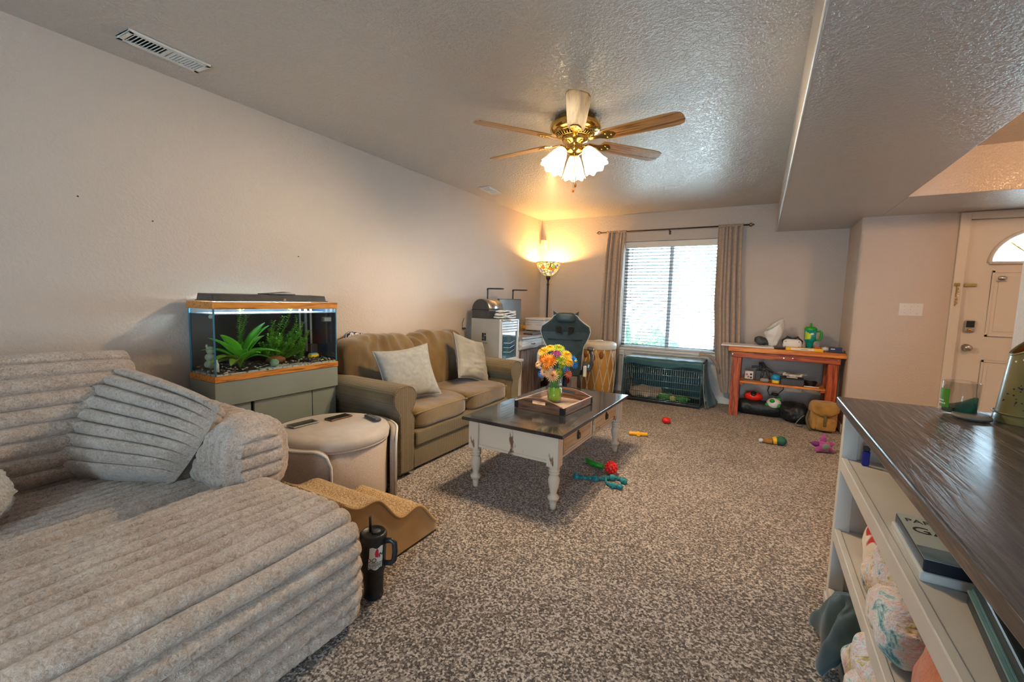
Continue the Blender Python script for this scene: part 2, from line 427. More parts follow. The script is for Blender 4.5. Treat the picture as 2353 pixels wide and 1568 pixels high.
MB().ball((kx, DY - .036, 1.083), (.014, .012, .014)).build('thumb_turn', M['brass'], db)
hk = MB().ball((1.785, DY - .012, 1.535), (.028, .012, .018)).box(1.75, 1.81, DY - .02, DY, 1.508, 1.513)
hk.build('peephole', M['steel'], door)
st('trim_1', MB().box(dx0 - .03, dx1 + .03, DY + .05, YE + .115, dz - .02, dz + .03).box(dx0 - .03, dx0 + .015, DY + .05, YE + .115, 0, dz).box(dx1 - .015, dx1 + .03, DY + .05, YE + .115, 0, dz).box(dx0 - .075, dx0 - .006, YE - .018, YE + .1, 0, dz + .07).box(dx1 + .006, dx1 + .075, YE - .018, YE + .1, 0, dz + .07)
   .box(dx0 - .006, dx1 + .006, YE - .018, YE + .1, dz + .008, dz + .07), M['door'], .006)
# chain latch on casing and door
ch = thing('chain_latch', 'brass chain latch hanging at the front door edge', 'latch', (1.53, YE - .022, 1.475))
MB().box(-.052, -.012, 0, .006, -.012, .016).build('keeper', M['brass'], ch, .002)
MB().box(.02, .10, .02, .03, -.012, .012).build('slide_track', M['brass'], ch, .002)
lk = MB()
for k in range(11):
    a = 0 if k % 2 else PI / 2
    c = Vector((-.03 + (0.004 if k % 2 else -.004), -.004, -.02 - k * .0155))
    lk.tube([c + Vector((math.cos(t) * .007 * math.cos(a), math.cos(t) * .007 * math.sin(a) * .4, math.sin(t) * .011)) for t in [2 * PI * q / 8 for q in range(8)]], .002, 5, closed=True)
lk.build('chain', M['brass'], ch)

# outdoors seen through the slats: pale bounce ground, hedge, fence
st('ground_outside', MB().box(-9, 9, YB + .2, 24, -.5, -.4), pm('pale_bounce_ground', (.42, .42, .40), (.50, .50, .48), scale=3, rough=.9))  # unseen ground made pale to bounce daylight up to the ceiling
M['leaf_out'] = pm('hedge_leaf', (.015, .05, .02), (.05, .11, .04), scale=9, rough=.7, bump=1, bscale=14, dist=.1)
for i, (x, y, r, h, lb) in enumerate(((-2.35, 7.6, .42, 1.15, 'tall narrow shrub outside the window, beside the left curtain'), (-1.75, 8.4, .5, .75, 'low round shrub outside the window, near its left edge'))):
    mb = MB().ball((x, y, h * .5 - .2), (r, r, h * .75), 24, 16, fn=lambda d: 1 + .22 * noise.noise(d * 4.0 + Vector((i, 0, 0))) + .1 * noise.noise(d * 11.0))
    tag(mb.build('garden_shrub', M['leaf_out']), lb, 'shrub')
# supply vents in the ceiling
M['vent'] = pm('vent_white', (.80, .80, .78), (.76, .76, .74), scale=10, rough=.4)
M['hole_shade'] = pm('hole_shade_black', (.01, .01, .01), (.015, .015, .015), scale=10, rough=.9)  # near-black colour standing in for shade inside openings
def vent(loc, lx, ly, nsl, label, rz=0):
    t = thing('ceiling_vent', label, 'vent', loc, rz, 'ceiling vents')
    m_ = MB(); bw = .022
    m_.box(-lx / 2, lx / 2, -ly / 2, -ly / 2 + bw, -.012, 0).box(-lx / 2, lx / 2, ly / 2 - bw, ly / 2, -.012, 0)
    m_.box(-lx / 2, -lx / 2 + bw, -ly / 2, ly / 2, -.012, 0).box(lx / 2 - bw, lx / 2, -ly / 2, ly / 2, -.012, 0)
    m_.box(-lx / 2, lx / 2, -.008, .008, -.0118, -.001)
    m_.build('frame', M['vent'], t, .003)
    box('duct_shade', (-lx / 2 + bw, lx / 2 - bw, -ly / 2 + bw, ly / 2 - bw, -.002, -.0005), M['hole_shade'], t, 0)  # flat black sheet painted as the shade inside the duct
    half = ly / 2 - bw
    src = None
    for sgn in (-1, 1):
        for k in range(nsl):
            y = sgn * (.014 + (half - .016) * (k + .5) / nsl)
            if src is None:
                src = MB().box(-lx / 2 + bw, lx / 2 - bw, -.0016, .0016, -.006, .006).build('louver', M['vent'], t)
                o = src
            else: o = dup(src, t)
            o.location = (0, y, -.0065); o.rotation_euler = (R(38) * sgn, 0, 0)
vent((-2.665, 1.115, ZC), .135, .345, 9, 'white slotted ceiling vent high above the plush sofa', R(2))
vent((-2.665, 4.12, ZC), .135, .30, 6, 'small white ceiling vent above the loveseat end, toward the corner', R(2))
# ================================================================== plush sectional
def plush():
    m = bpy.data.materials.new('plush_corduroy'); m.use_nodes = True
    nt = m.node_tree; N = nt.nodes; L = nt.links; b = N['Principled BSDF']
    tc = N.new('ShaderNodeTexCoord')
    t = N.new('ShaderNodeTexNoise'); t.inputs['Scale'].default_value = 85; t.inputs['Detail'].default_value = 4; t.inputs['Roughness'].default_value = 0.75; t.inputs['Distortion'].default_value = 1.2
    t2 = N.new('ShaderNodeTexNoise'); t2.inputs['Scale'].default_value = 7; t2.inputs['Detail'].default_value = 3
    for q in (t, t2): L.new(tc.outputs['Object'], q.inputs[0])
    a = N.new('ShaderNodeMath'); a.operation = 'MULTIPLY_ADD'; a.inputs[1].default_value = 0.35; L.new(t2.outputs[0], a.inputs[0]); L.new(t.outputs[0], a.inputs[2])
    rp = N.new('ShaderNodeValToRGB'); e = rp.color_ramp.elements
    e[0].position = 0.46; e[0].color = (0.32, 0.235, 0.18, 1); e[1].position = 0.86; e[1].color = (0.80, 0.685, 0.60, 1)
    k = e.new(0.64); k.color = (0.56, 0.44, 0.36, 1)
    L.new(a.outputs[0], rp.inputs[0]); L.new(rp.outputs[0], b.inputs['Base Color'])
    b.inputs['Roughness'].default_value = 0.9; b.inputs['Sheen Weight'].default_value = 0.6; b.inputs['Sheen Roughness'].default_value = 0.4
    b.inputs['Specular IOR Level'].default_value = 0.2
    bp = N.new('ShaderNodeBump'); bp.inputs['Strength'].default_value = 0.8; bp.inputs['Distance'].default_value = 0.008
    L.new(t.outputs[0], bp.inputs['Height']); L.new(bp.outputs[0], b.inputs['Normal'])
    return m
M['plush'] = plush()
def rib(t, a):
    """height across one rib, t in rib counts"""
    q = abs(2 * (t - math.floor(t)) - 1)
    return a * (max(0, 1 - q ** 2.6)) ** .5
def fuzz(p, a=0.004):
    v = Vector(p)
    return a * (1.1 * noise.noise(v * 48) + 0.9 * noise.noise(v * 110 + Vector((7, 3, 1))))
def plush_block(cx, cz, hx, hz, y0, y1, ribw, amp, pw=4.5, dy=.010, ds=.0054, roundr=.10, sag=None):
    """block whose ribs run along y and wrap round its x-z section; rounded ends"""
    n0 = 400
    pts = []
    for k in range(n0):
        a = 2 * PI * k / n0 - PI / 2
        c, s_ = math.cos(a), math.sin(a)
        kk = (abs(c) ** pw + abs(s_) ** pw) ** (-1 / pw)
        pts.append((c * kk * hx, s_ * kk * hz))
    per = [0]
    for k in range(n0):
        a, b = pts[k], pts[(k + 1) % n0]; per.append(per[-1] + math.hypot(a[0] - b[0], a[1] - b[1]))
    tot = per[-1]; nr = max(4, round(tot / ribw))
    ns = int(tot / ds); ny = int((y1 - y0) / dy)
    sec = []
    j = 0
    for i in range(ns):
        s_ = tot * i / ns
        while per[j + 1] < s_: j += 1
        t = (s_ - per[j]) / (per[j + 1] - per[j])
        a, b = pts[j], pts[(j + 1) % n0]
        x, z = a[0] + (b[0] - a[0]) * t, a[1] + (b[1] - a[1]) * t
        dxx, dzz = b[0] - a[0], b[1] - a[1]; l = math.hypot(dxx, dzz)
        sec.append((x, z, dzz / l, -dxx / l, rib(s_ / tot * nr, amp)))
    def fn(u, v):
        y = y0 + (y1 - y0) * v
        e = min(1, max(0, (y1 - y) / roundr)); e0 = min(1, max(0, (y - y0) / roundr))
        k = min((1 - (1 - e) ** 2.6) ** (1 / 2.6), (1 - (1 - e0) ** 2.6) ** (1 / 2.6))
        x, z, nx, nz_, d = sec[int(round(u * ns)) % ns]
        ex, ez = hx - .12 + .12 * k, hz - .12 + .12 * k
        px, pz = x * (ex / hx), z * (ez / hz)
        if v in (0.0, 1.0): px, pz = px * .0, pz * .0
        d = d * (.35 + .65 * k) + fuzz((x + cx, y, z))
        q = Vector((cx + px + nx * d, y, cz + pz + nz_ * d))
        if sag: q.z -= sag(q) * max(0, nz_)
        return q
    mb = MB().grid(fn, ns, ny, closeu=True)
    return mb
sofa = thing('sectional_sofa', 'wide cream ribbed plush sofa along the left wall', 'sofa', (0, 0, 0))
plush_block(-2.44, .20, .468, .20, -.55, 1.14, .052, .034, pw=6, sag=lambda q: .02 * max(0, 1 - ((q.x + 2.35) / .4) ** 2)).build('seat', M['plush'], sofa)
# rolled arm at the far end, ribs running round it, flat ribbed end face
def arm_fn(u, v):
    x0, x1 = -2.86, -1.84
    th = 2 * PI * u; pw = 2.8
    c, s_ = math.cos(th), math.sin(th); kk = (abs(c) ** pw + abs(s_) ** pw) ** (-1 / pw)
    L_ = x1 - x0
    if v <= .82:
        x = x0 + L_ * v / .82; e = min(1, (x1 - x) / .05); k = .86 + .14 * math.sqrt(max(0, 1 - (1 - e) ** 2)); cap = 0
        d = rib(x / .046, .022)
        r = k
    else:
        q = (v - .82) / .18; r = .86 * (1 - q); x = x1; d = 0; cap = 1
    py, pz = c * kk * .125 * r, s_ * kk * .155 * r
    drop = .03 * (x + 1.84)
    P_ = Vector((x, 1.045 + py, .532 + pz - drop * .5))
    n = Vector((0, c, s_))
    if cap: P_.x += rib(P_.z / .058 + .3, .028) * min(1, (1 - r / .86) * 6) + fuzz(P_, .003)
    else: P_ += n * (d + fuzz(P_, .004))
    return P_
mb_ = MB().grid(arm_fn, 120, 230, closeu=True); mb_.build('armrest', M['plush'], sofa)
def patch_pillow(P00, P10, P01, P11, thick, ribs, amp, nu=130, nv=200, edge=.35, lift=0, side=1):
    P00, P10, P01, P11 = map(Vector, (P00, P10, P01, P11))
    nrm = ((P10 - P00).cross(P01 - P00)).normalized() * side
    def surf(sg):
        def fn(u, v):
            p = (P00 * (1 - u) + P10 * u) * (1 - v) + (P01 * (1 - u) + P11 * u) * v
            a = 2 * u - 1; b = 2 * v - 1
            t = ((1 - abs(a) ** 5) * (1 - abs(b) ** 3.2))
            t = max(0, t) ** edge
            mid = (P00 + P10 + P01 + P11) / 4
            p = p + (mid - p) * (.05 * (a * a * b * b) - .0)
            d = rib(v * ribs, amp) * (.35 + .65 * t) + fuzz(p, .004) * min(1, t * 2)
            bow = lift * (1 - b * b) * 0
            return p + nrm * sg * (thick * t * .5 + (d if t > 0 else 0))
        return fn
    mb = MB().grid(surf(1), nu, nv).grid(surf(-1), nu // 3, nv // 2, flip=True)
    return mb
patch_pillow((-2.60, -.75, .40), (-2.60, .93, .40), (-2.79, -.75, .965), (-2.78, .955, .955), .24, 9.0, .042, nu=190).build('back_cushion', M['plush'], sofa)
pil = patch_pillow((-2.84, .52, .42), (-2.15, .86, .41), (-2.80, .93, .85), (-1.90, .945, .79), .20, 9, .044)
tag(pil.build('back_pillow', M['plush']), 'big cream ribbed plush pillow leaning in the sofa corner', 'pillow')
fl = MB().ball((-2.28, .275, .53), (.14, .14, .12), 60, 40, fn=lambda d: 1 + .10 * noise.noise(d * 9) + .06 * noise.noise(d * 21))
M['fluff'] = pm('white_fluff', (.62, .64, .68), (.78, .80, .84), scale=50, rough=.9, sheen=.6, bump=1, bscale=90, dist=.01)
tag(fl.build('fluffy_cushion', M['fluff']), 'fluffy white cushion on the sofa at the picture edge', 'cushion')
tag(plush_block(-1.585, .218, .328, .208, -.45, 1.10, .060, .046, pw=5, roundr=.09,
    sag=lambda q: .012 * noise.noise(q * 4)).build('plush_ottoman', M['plush']), 'large cream ribbed plush ottoman in the near left corner', 'ottoman')


# ================================================================== round storage ottoman with phones
M['linen'] = pm('oat_linen', (.36, .29, .25), (.50, .42, .37), scale=330, rough=.85, sheen=.2, bump=.4, bscale=400, dist=.002, detail=1)
M['linen_top'] = pm('oat_velvet', (.46, .39, .34), (.56, .50, .45), scale=6, rough=.75, sheen=.5, bump=.3, bscale=9, dist=.02)
M['piping'] = pm('white_piping', (.72, .70, .68), (.68, .66, .63), scale=30, rough=.6)
ott = thing('round_ottoman', 'round oatmeal storage ottoman with white piping beside the loveseat', 'ottoman', (-2.2, 1.70, 0))
MB().lathe([(0, .02), (.305, .02), (.312, .05), (.315, .385), (0, .385)], n=48).build('body', M['linen'], ott)
lid = MB().lathe([(0, .39), (.31, .39), (.324, .405), (.328, .43), (.318, .452), (.28, .463), (.15, .468), (0, .468)], n=56).build('lid', M['linen_top'], ott)
MB().tube([(.318 * math.cos(a), .318 * math.sin(a), .392) for a in [2 * PI * k / 56 for k in range(56)]], .006, 6, closed=True).build('lid_seam', M['linen'], lid)
a0, a1 = R(34), R(320)
wz = .425
def wrap_z(a):
    e = min(a - a0, a1 - a) * .36 / .09
    return wz if e >= 1 else wz - .09 * (1 - math.sqrt(max(0, 1 - (1 - e) ** 2)))
wr = MB()
NW = 90
angs = [a0 + (a1 - a0) * k / NW for k in range(NW + 1)]
for (ra, rb_) in ((.335, .335), (.372, .372)):
    wr.grid(lambda u, v, ra=ra: Vector((ra * math.cos(a0 + (a1 - a0) * u), ra * math.sin(a0 + (a1 - a0) * u), .015 + (wrap_z(a0 + (a1 - a0) * u) - .015) * v)), NW, 8)
wr.grid(lambda u, v: Vector(((.335 + .037 * v) * math.cos(a0 + (a1 - a0) * u), (.335 + .037 * v) * math.sin(a0 + (a1 - a0) * u), wrap_z(a0 + (a1 - a0) * u))), NW, 1)
for a in (a0, a1):
    wr.grid(lambda u, v, a=a: Vector(((.335 + .037 * u) * math.cos(a), (.335 + .037 * u) * math.sin(a), .015 + (wrap_z(a) - .015) * v)), 1, 4)
wr.build('wrap_panel', M['linen'], ott)
pp = [(.372 * math.cos(a), .372 * math.sin(a), wrap_z(a)) for a in angs]
pp = [(.372 * math.cos(a0), .372 * math.sin(a0), .015)] + pp + [(.372 * math.cos(a1), .372 * math.sin(a1), .015)]
MB().tube(pp, .0075, 6).build('piping', M['piping'], ott)
MB().lathe([(0, 0), (.03, 0), (.03, .02), (0, .02)], c=(.2, .1, 0), n=12).build('foot', M['black'], ott)
for c_ in ((-.2, .12, 0), (0, -.22, 0)): MB().lathe([(0, 0), (.03, 0), (.03, .02), (0, .02)], c=c_, n=12).build('foot', M['black'], ott)
M['screen_off'] = pm('phone_screen', (.01, .011, .013), (.014, .015, .018), scale=5, rough=.08, coat=.5)
def phone(loc, rz, label, body, sc=1.0):
    t = thing('phone', label, 'phone', loc, rz, 'phones on the ottoman')
    box('case', (-.038 * sc, .038 * sc, -.078 * sc, .078 * sc, 0, .010), body, t, .006, 3)
    box('screen', (-.034 * sc, .034 * sc, -.074 * sc, .074 * sc, .0095, .0108), M['screen_off'], t, .0004)
    return t
phone((-2.335, 1.59, .469), R(-3), 'black phone in a grey case, nearest the plush sofa', M['grey'], 1.05)
phone((-2.28, 1.80, .469), R(-2), 'phone with a reddish brown case in the middle of the ottoman', pm('case_brown', (.22, .09, .06), (.18, .07, .05), rough=.5), 1.0)
rm = thing('remote_control', 'dark slim remote near the loveseat arm on the ottoman', 'remote', (-2.09, 1.905, .469), R(75))
box('remote_body', (-.022, .022, -.075, .075, 0, .018), M['dark'], rm, .007, 3)
kb = MB()
for i in range(5):
    for j in range(2): kb.cyl((-.008 + .016 * j, -.05 + .02 * i, .016), (-.008 + .016 * j, -.05 + .02 * i, .0195), .0045, n=8)
kb.build('buttons', M['grey'], rm)

# ================================================================== foam pet steps
M['step_side'] = pm('tan_suede', (.42, .24, .085), (.50, .30, .12), scale=5, rough=.85, sheen=.3)
M['step_top'] = pm('tan_knit', (.36, .22, .10), (.62, .45, .26), scale=150, rough=.9, bump=.8, bscale=150, dist=.006, detail=0)
stp = thing('pet_steps', 'tan foam pet steps with knitted treads behind the plush ottoman', 'pet steps', (-1.43, 1.14, 0))
prof = []
for k in range(61):
    y = .59 * k / 60
    z = .395 - .30 * (y / .59) - .035 * math.cos(2 * PI * (y / .59) * 2.1 - .9) * (0.3 + .7 * min(1, y / .2))
    prof.append((y, z))
prof.append((.598, .06))
side = [(0, 0, .012)] + [(0, y, z) for y, z in prof] + [(0, .60, .012)]
stw = .40
MB().prism(side, (-stw, 0, 0)).build('foam_body', M['step_side'], stp)
MB().grid(lambda u, v: Vector((.008 - (stw + .016) * u, prof[int(round(v * 60))][0], prof[int(round(v * 60))][1] + .006)), 12, 60).build('tread_cover', M['step_top'], stp, solid=.012)
MB().tube([(.006, y, z + .003) for y, z in prof], .006, 6).build('stitched_edge', M['step_side'], stp)
box('base_pad', (-stw, 0, 0, .60, 0, .013), M['black'], stp, .003)

# ================================================================== black tumbler
tum = thing('tumbler', 'black lidded tumbler with a sticker standing on the carpet', 'tumbler', (-1.322, 1.205, 0), R(25))
MB().lathe([(0, 0), (.036, 0), (.039, .004), (.041, .10), (.0415, .108), (.049, .125), (.0525, .25), (.052, .262), (0, .262)], n=36).build('body', M['black'], tum)
ld = MB().lathe([(.0535, .255), (.055, .262), (.054, .275), (.046, .284), (.044, .280), (0, .279)], n=36).build('lid', M['black'], tum)
MB().lathe([(0, 0), (.018, 0), (.018, .006), (.01, .009), (0, .009)], c=(.014, .0, .279), n=20).build('lid_plug', M['dark'], ld)
MB().tube([(-.012, 0, .275), (-.013, 0, .345)], .0055, 10).build('straw', M['black'], ld)
MB().tube([(.046, 0, .245), (.075, .0, .248), (.09, 0, .238), (.092, 0, .20), (.088, 0, .165), (.074, 0, .15), (.046, 0, .148)], .0095, 10, flat=1.2).build('handle', M['black'], tum)
M['sticker'] = pm('sticker_white', (.78, .77, .74), (.75, .74, .71), scale=12, rough=.5)
M['sticker_red'] = pm('sticker_red', (.62, .03, .05), (.5, .02, .04), scale=30, rough=.5)
M['ink'] = pm('black_ink', (.015, .015, .018), (.02, .02, .022), scale=9, rough=.6)
def on_cup(me_obj, r=.0525, ang=R(-60), z0=0):
    """wraps a flat x-y decal round the cup"""
    for v in me_obj.data.vertices:
        x, y, z = v.co; a = ang + x / r; q = r - (0.245 - (z0 + y)) * .03 + z
        v.co = (q * math.cos(a), q * math.sin(a), z0 + y)
st1 = MB().grid(lambda u, v: Vector(((-.030 + .060 * u) * (1 if v < .55 else .92) + .006 * v, -.045 + .092 * v + (.004 * math.sin(9 * u)), .0008)), 16, 16).build('sticker', M['sticker'], tum)
on_cup(st1, z0=.19)
fig = MB().prism([(.001, .008, .0013), (.012, .004, .0013), (.017, .014, .0013), (.013, .026, .0013), (.013, .038, .0013), (.007, .044, .0013), (.002, .036, .0013), (-.002, .022, .0013)], (0, 0, .0004)).build('sticker_figure', M['sticker_red'], st1)
on_cup(fig, z0=.19)
for (s_, size, x, y) in (('DO', .026, -.016, -.006), ('M', .03, .025, .012), ('I TOLD MY', .011, .004, -.019), ('THERAPIST', .0125, .003, -.0285), ('ABOUT YOU', .0105, 0, -.0385)):
    t_ = text_mesh('sticker_lettering', s_, size, M['ink'], st1, Matrix.Translation((x, y, .0016)), ext=.0002, shear=.15)
    on_cup(t_, z0=.19)
# ================================================================== aquarium on its stand
ax0, ax1, ay0, ay1, az0, az1 = -2.885, -2.60, 1.245, 2.055, .742, 1.195
M['laminate'] = pm('sage_grey_laminate', (.23, .27, .25), (.27, .31, .285), scale=3, rough=.45)
stand = thing('aquarium_stand', 'sage grey laminate cabinet holding up the aquarium', 'cabinet', (-2.7425, 1.65, 0))
sx0, sx1, sy0, sy1 = ax0 - stand.location.x, ax1 - stand.location.x, ay0 - 1.65, ay1 - 1.65
MB().box(sx0, sx1 - .03, sy0, sy0 + .018, 0, .595).box(sx0, sx1 - .03, sy1 - .018, sy1, 0, .595).box(sx0, sx0 + .012, sy0, sy1, .0, .595).box(sx0, sx1 - .03, sy0, sy1, .06, .078).build('carcass', M['laminate'], stand, .002)
MB().box(sx0, sx1 - .006, sy0, sy1, .60, az0 - .001).build('top_rail', M['laminate'], stand, .003)
for (a, b) in ((sy0 + .012, sy0 + .205), (sy0 + .225, sy0 + .615), (sy0 + .62, sy1 - .012)):
    d = box('door', (sx1 - .045, sx1 - .027, a, b, .03, .594), M['laminate'], stand, .002)
MB().box(sx1 - .03, sx1 - .022, sy0 + .212, sy0 + .218, .42, .50).build('hinge', M['black'], stand, .001)
MB().box(sx1 - .03, sx1 - .022, sy0 + .455, sy0 + .475, .31, .325).build('latch', M['black'], stand, .001)

aq = thing('aquarium', 'planted aquarium with orange woodgrain rims and black hood', 'aquarium', (-2.7425, 1.65, az0))
M['oak_rim'] = wood('orange_woodgrain', ((.22, .07, .012), (.62, .24, .04), (.68, .30, .06)), scale=9, along='Y', rough=.35, dist=6)
h = az1 - az0
def ring(x0, x1, y0, y1, z0, z1, t):
    return MB().box(x0, x1, y0, y0 + t, z0, z1).box(x0, x1, y1 - t, y1, z0, z1).box(x0, x0 + t, y0 + t, y1 - t, z0, z1).box(x1 - t, x1, y0 + t, y1 - t, z0, z1)
ring(sx0, sx1, sy0, sy1, 0, .034, .016).build('bottom_rim', M['oak_rim'], aq, .002)
ring(sx0, sx1, sy0, sy1, h - .042, h, .016).build('top_rim', M['oak_rim'], aq, .002)
g0, g1, g2, g3 = sx0 + .006, sx1 - .006, sy0 + .006, sy1 - .006
M['tank_glass'] = glassy('tank_glass', (.95, .99, 1.0), gl=.08)
M['edge_glass'] = pm('glass_edge', (.04, .16, .24), (.06, .24, .36), scale=8, rough=.15)
box('glass_front', (g1 - .005, g1, g2, g3, .034, h - .04), M['tank_glass'], aq, 0)
box('glass_side', (g0, g1 - .005, g2, g2 + .005, .034, h - .04), M['tank_glass'], aq, 0)
box('glass_side', (g0, g1 - .005, g3 - .005, g3, .034, h - .04), M['tank_glass'], aq, 0)
M['back_sheet'] = pm('black_backing', (.012, .014, .018), (.02, .024, .03), scale=4, rough=.3)
box('end_sheet', (g0, g1 - .005, g3 + .0002, g3 + .003, .034, h - .04), pm('blue_black_backing', (.008, .02, .045), (.015, .035, .07), scale=4, rough=.3), aq, 0)
box('back_sheet', (g0 - .003, g0 + .002, g2, g3, .034, h - .04), M['back_sheet'], aq, 0)
for (x, y) in ((g1 - .004, g2 + .003), (g1 - .004, g3 - .003), (g0 + .003, g2 + .003)):
    box('silicone_seam', (x - .0035, x + .0035, y - .0035, y + .0035, .034, h - .04), M['edge_glass'], aq, 0)
M['water_film'] = pm('water_surface', (.55, .78, .92), (.75, .90, .98), scale=30, rough=.1, trans=.6, bump=.2, bscale=40)
box('water_surface', (g0 + .006, g1 - .007, g2 + .006, g3 - .006, h - .072, h - .068), M['water_film'], aq, 0)
box('tank_floor', (g0, g1 - .001, g2, g3, .006, .012), M['black'], aq, 0)
# sloped gravel bed, dark over white
def bed(u, v):
    x = g0 + .006 + (g1 - g0 - .014) * u; y = g2 + .007 + (g3 - g2 - .014) * v
    z = .040 + .022 * (1 - u) + .006 * math.sin(7 * v + 1) + .012 * noise.noise(Vector((x * 25, y * 25, 0))) + .006 * noise.noise(Vector((x * 90, y * 90, 3)))
    return Vector((x, y, z))
M['gravel'] = pm('mixed_gravel', (.012, .010, .008), (.30, .20, .09), scale=60, rough=.6, lo=.48, hi=.75, bump=1, bscale=90)
gb = MB().grid(bed, 40, 110)
o = gb.build('gravel', M['gravel'], aq); o['kind'] = 'stuff'
M['sand'] = pm('white_sand', (.62, .62, .60), (.04, .04, .06), scale=55, rough=.8, lo=.52, hi=.66)
MB().box(g0 + .004, g1 - .0065, g2 + .0065, g3 - .0065, .013, .043).build('sand_layer', M['sand'], aq, 0)
pb = MB(); rnd = random.Random(4)
for k in range(170):
    u, v = rnd.random() ** .6, rnd.random(); p = bed(u, v); r = rnd.uniform(.003, .008)
    pb.ball(p + Vector((0, 0, r * .3)), (r, r * rnd.uniform(.7, 1.4), r * .7), 6, 4)
M['pebble'] = pm('pale_pebbles', (.75, .72, .62), (.35, .24, .12), scale=25, rough=.5)
o = pb.build('pebbles', M['pebble'], aq, weld=False); o['kind'] = 'stuff'
# hood, light strip, feeder flap, logo dot
hd = MB()
hd.prism([(sx0 + .03, sy0 + .03, h), (sx1 - .055, sy0 + .03, h), (sx1 - .055, sy1 - .035, h), (sx0 + .03, sy1 - .035, h)], (0, 0, .008))
hd.prism([(sx0 + .035, sy0 + .036, h + .008), (sx1 - .065, sy0 + .036, h + .008), (sx1 - .085, sy0 + .042, h + .042), (sx0 + .04, sy0 + .042, h + .046)], (0, sy1 - sy0 - .08, 0))
hood = hd.build('hood', M['dark'], aq, .003)
MB().cyl((sx1 - .0655, .055, h + .013), (sx1 - .0635, .055, h + .013), .009, n=16).build('hood_badge', M['steel'], hood)
MB().box(sx0 + .05, sx1 - .11, -.02, .16, h + .046, h + .052).prism([(sx0 + .06, -.01, h + .052), (sx1 - .12, -.01, h + .052), (sx1 - .13, .14, h + .062), (sx0 + .06, .14, h + .066)], (0, .012, 0)).build('feeder_flap', M['dark'], hood, .003)
M['tank_led'] = pm('tank_light', (.9, .95, 1), (.9, .95, 1), emit=(.80, .95, 1.0), estr=42)
box('light_strip', (sx0 + .06, sx1 - .10, sy0 + .06, sy1 - .06, h - .012, h - .004), M['tank_led'], hood, 0)
# equipment
M['tube_white'] = pm('frosted_tube', (.62, .64, .55), (.70, .72, .62), scale=12, rough=.3)
fil = thing('tank_filter', 'grey and cream filter tubes in the right rear of the aquarium', 'filter', (-2.80, 1.93, az0))
for (y, x, m_, r) in ((-.03, 0, 'tube_white', .006), (.015, .0, 'grey', .009), (.055, .0, 'tube_white', .007)):
    MB().cyl((x, y, .10), (x, y, .40), r, n=12).build('tube', M[m_], fil)
box('intake_cage', (-.03, .03, .03, .085, .06, .15), M['dark'], fil, .006)
thm = thing('tank_thermometer', 'small grey digital thermometer stuck inside the aquarium front glass', 'thermometer', (-2.628, 1.985, az0 + .335))
box('case', (-.012, .008, -.035, .035, -.018, .018), M['dark'], thm, .004)
box('display', (.008, .0092, -.022, .03, -.012, .012), pm('lcd_grey', (.25, .33, .40), (.30, .38, .44), scale=6, rough=.2), thm, 0)
al = thing('airline', 'thin white air hose hanging at the left end of the aquarium', 'hose', (-2.82, 1.34, az0))
MB().tube([(0, 0, .42), (.0, .012, .405), (.0, .018, .37), (.0, .012, .25), (.0, .014, .16)], .003, 8).build('hose_line', M['tube_white'], al)
MB().ball((0, .0, .36), (.008, .012, .012)).build('suction_cup', M['tube_white'], al)
# decorations
M['snow_stone'] = pm('pale_green_resin', (.44, .52, .36), (.54, .60, .46), scale=12, rough=.5)
sn = thing('snowman_ornament', 'pale stacked snowman ornament at the left end of the aquarium', 'ornament', (-2.80, 1.315, az0 + .055))
MB().ball((0, 0, .024), (.028, .028, .026)).build('base_ball', M['snow_stone'], sn)
MB().ball((0, .002, .067), (.027, .025, .024)).build('middle_ball', M['snow_stone'], sn)
MB().ball((0, .006, .108), (.023, .022, .024)).ball((.0, -.012, .132), (.006, .006, .012)).build('head', M['snow_stone'], sn)
tag(MB().ball((-2.655, 1.62, az0 + .068), (.026, .026, .024), 20, 12, fn=lambda d: 1 + .04 * noise.noise(d * 14)).build('moss_ball', pm('jade_stone', (.22, .38, .22), (.36, .52, .34), scale=30, rough=.6, bump=.6)), 'round jade green stone at the aquarium front', 'stone')
yc = thing('toy_bus', 'small yellow toy bus ornament resting on the aquarium gravel', 'toy', (-2.66, 1.90, az0 + .068), R(8))
M['bus'] = pm('bus_yellow', (.85, .52, .01), (.78, .45, .01), scale=14, rough=.4)
box('bus_body', (-.018, .018, -.034, .034, .006, .028), M['bus'], yc, .006, 3)
box('bus_roof', (-.016, .016, -.028, .028, .028, .034), pm('bus_roof_teal', (.12, .45, .5), (.2, .5, .55), rough=.4), yc, .003)
for y_ in (-.02, .02): MB().cyl((-.019, y_, .007), (.019, y_, .007), .007, n=10).build('wheel_axle', M['black'], yc)
tag(MB().ball((-2.74, 1.68, az0 + .075), (.04, .06, .026), 20, 12, fn=lambda d: 1 + .25 * noise.noise(d * 3)).build('driftwood', pm('driftwood', (.20, .07, .02), (.34, .13, .04), scale=20, rough=.7, stretch=(1, .3, 1))), 'reddish driftwood lump half hidden by aquarium plants', 'driftwood')
tag(MB().lathe([(0, 0), (.012, 0), (.012, .05), (.006, .062), (.006, .075), (0, .075)], c=(-2.64, 1.275, az0 + .05), n=14).build('tank_bottle', M['tube_white']), 'little pale bottle ornament in the near aquarium corner', 'ornament')
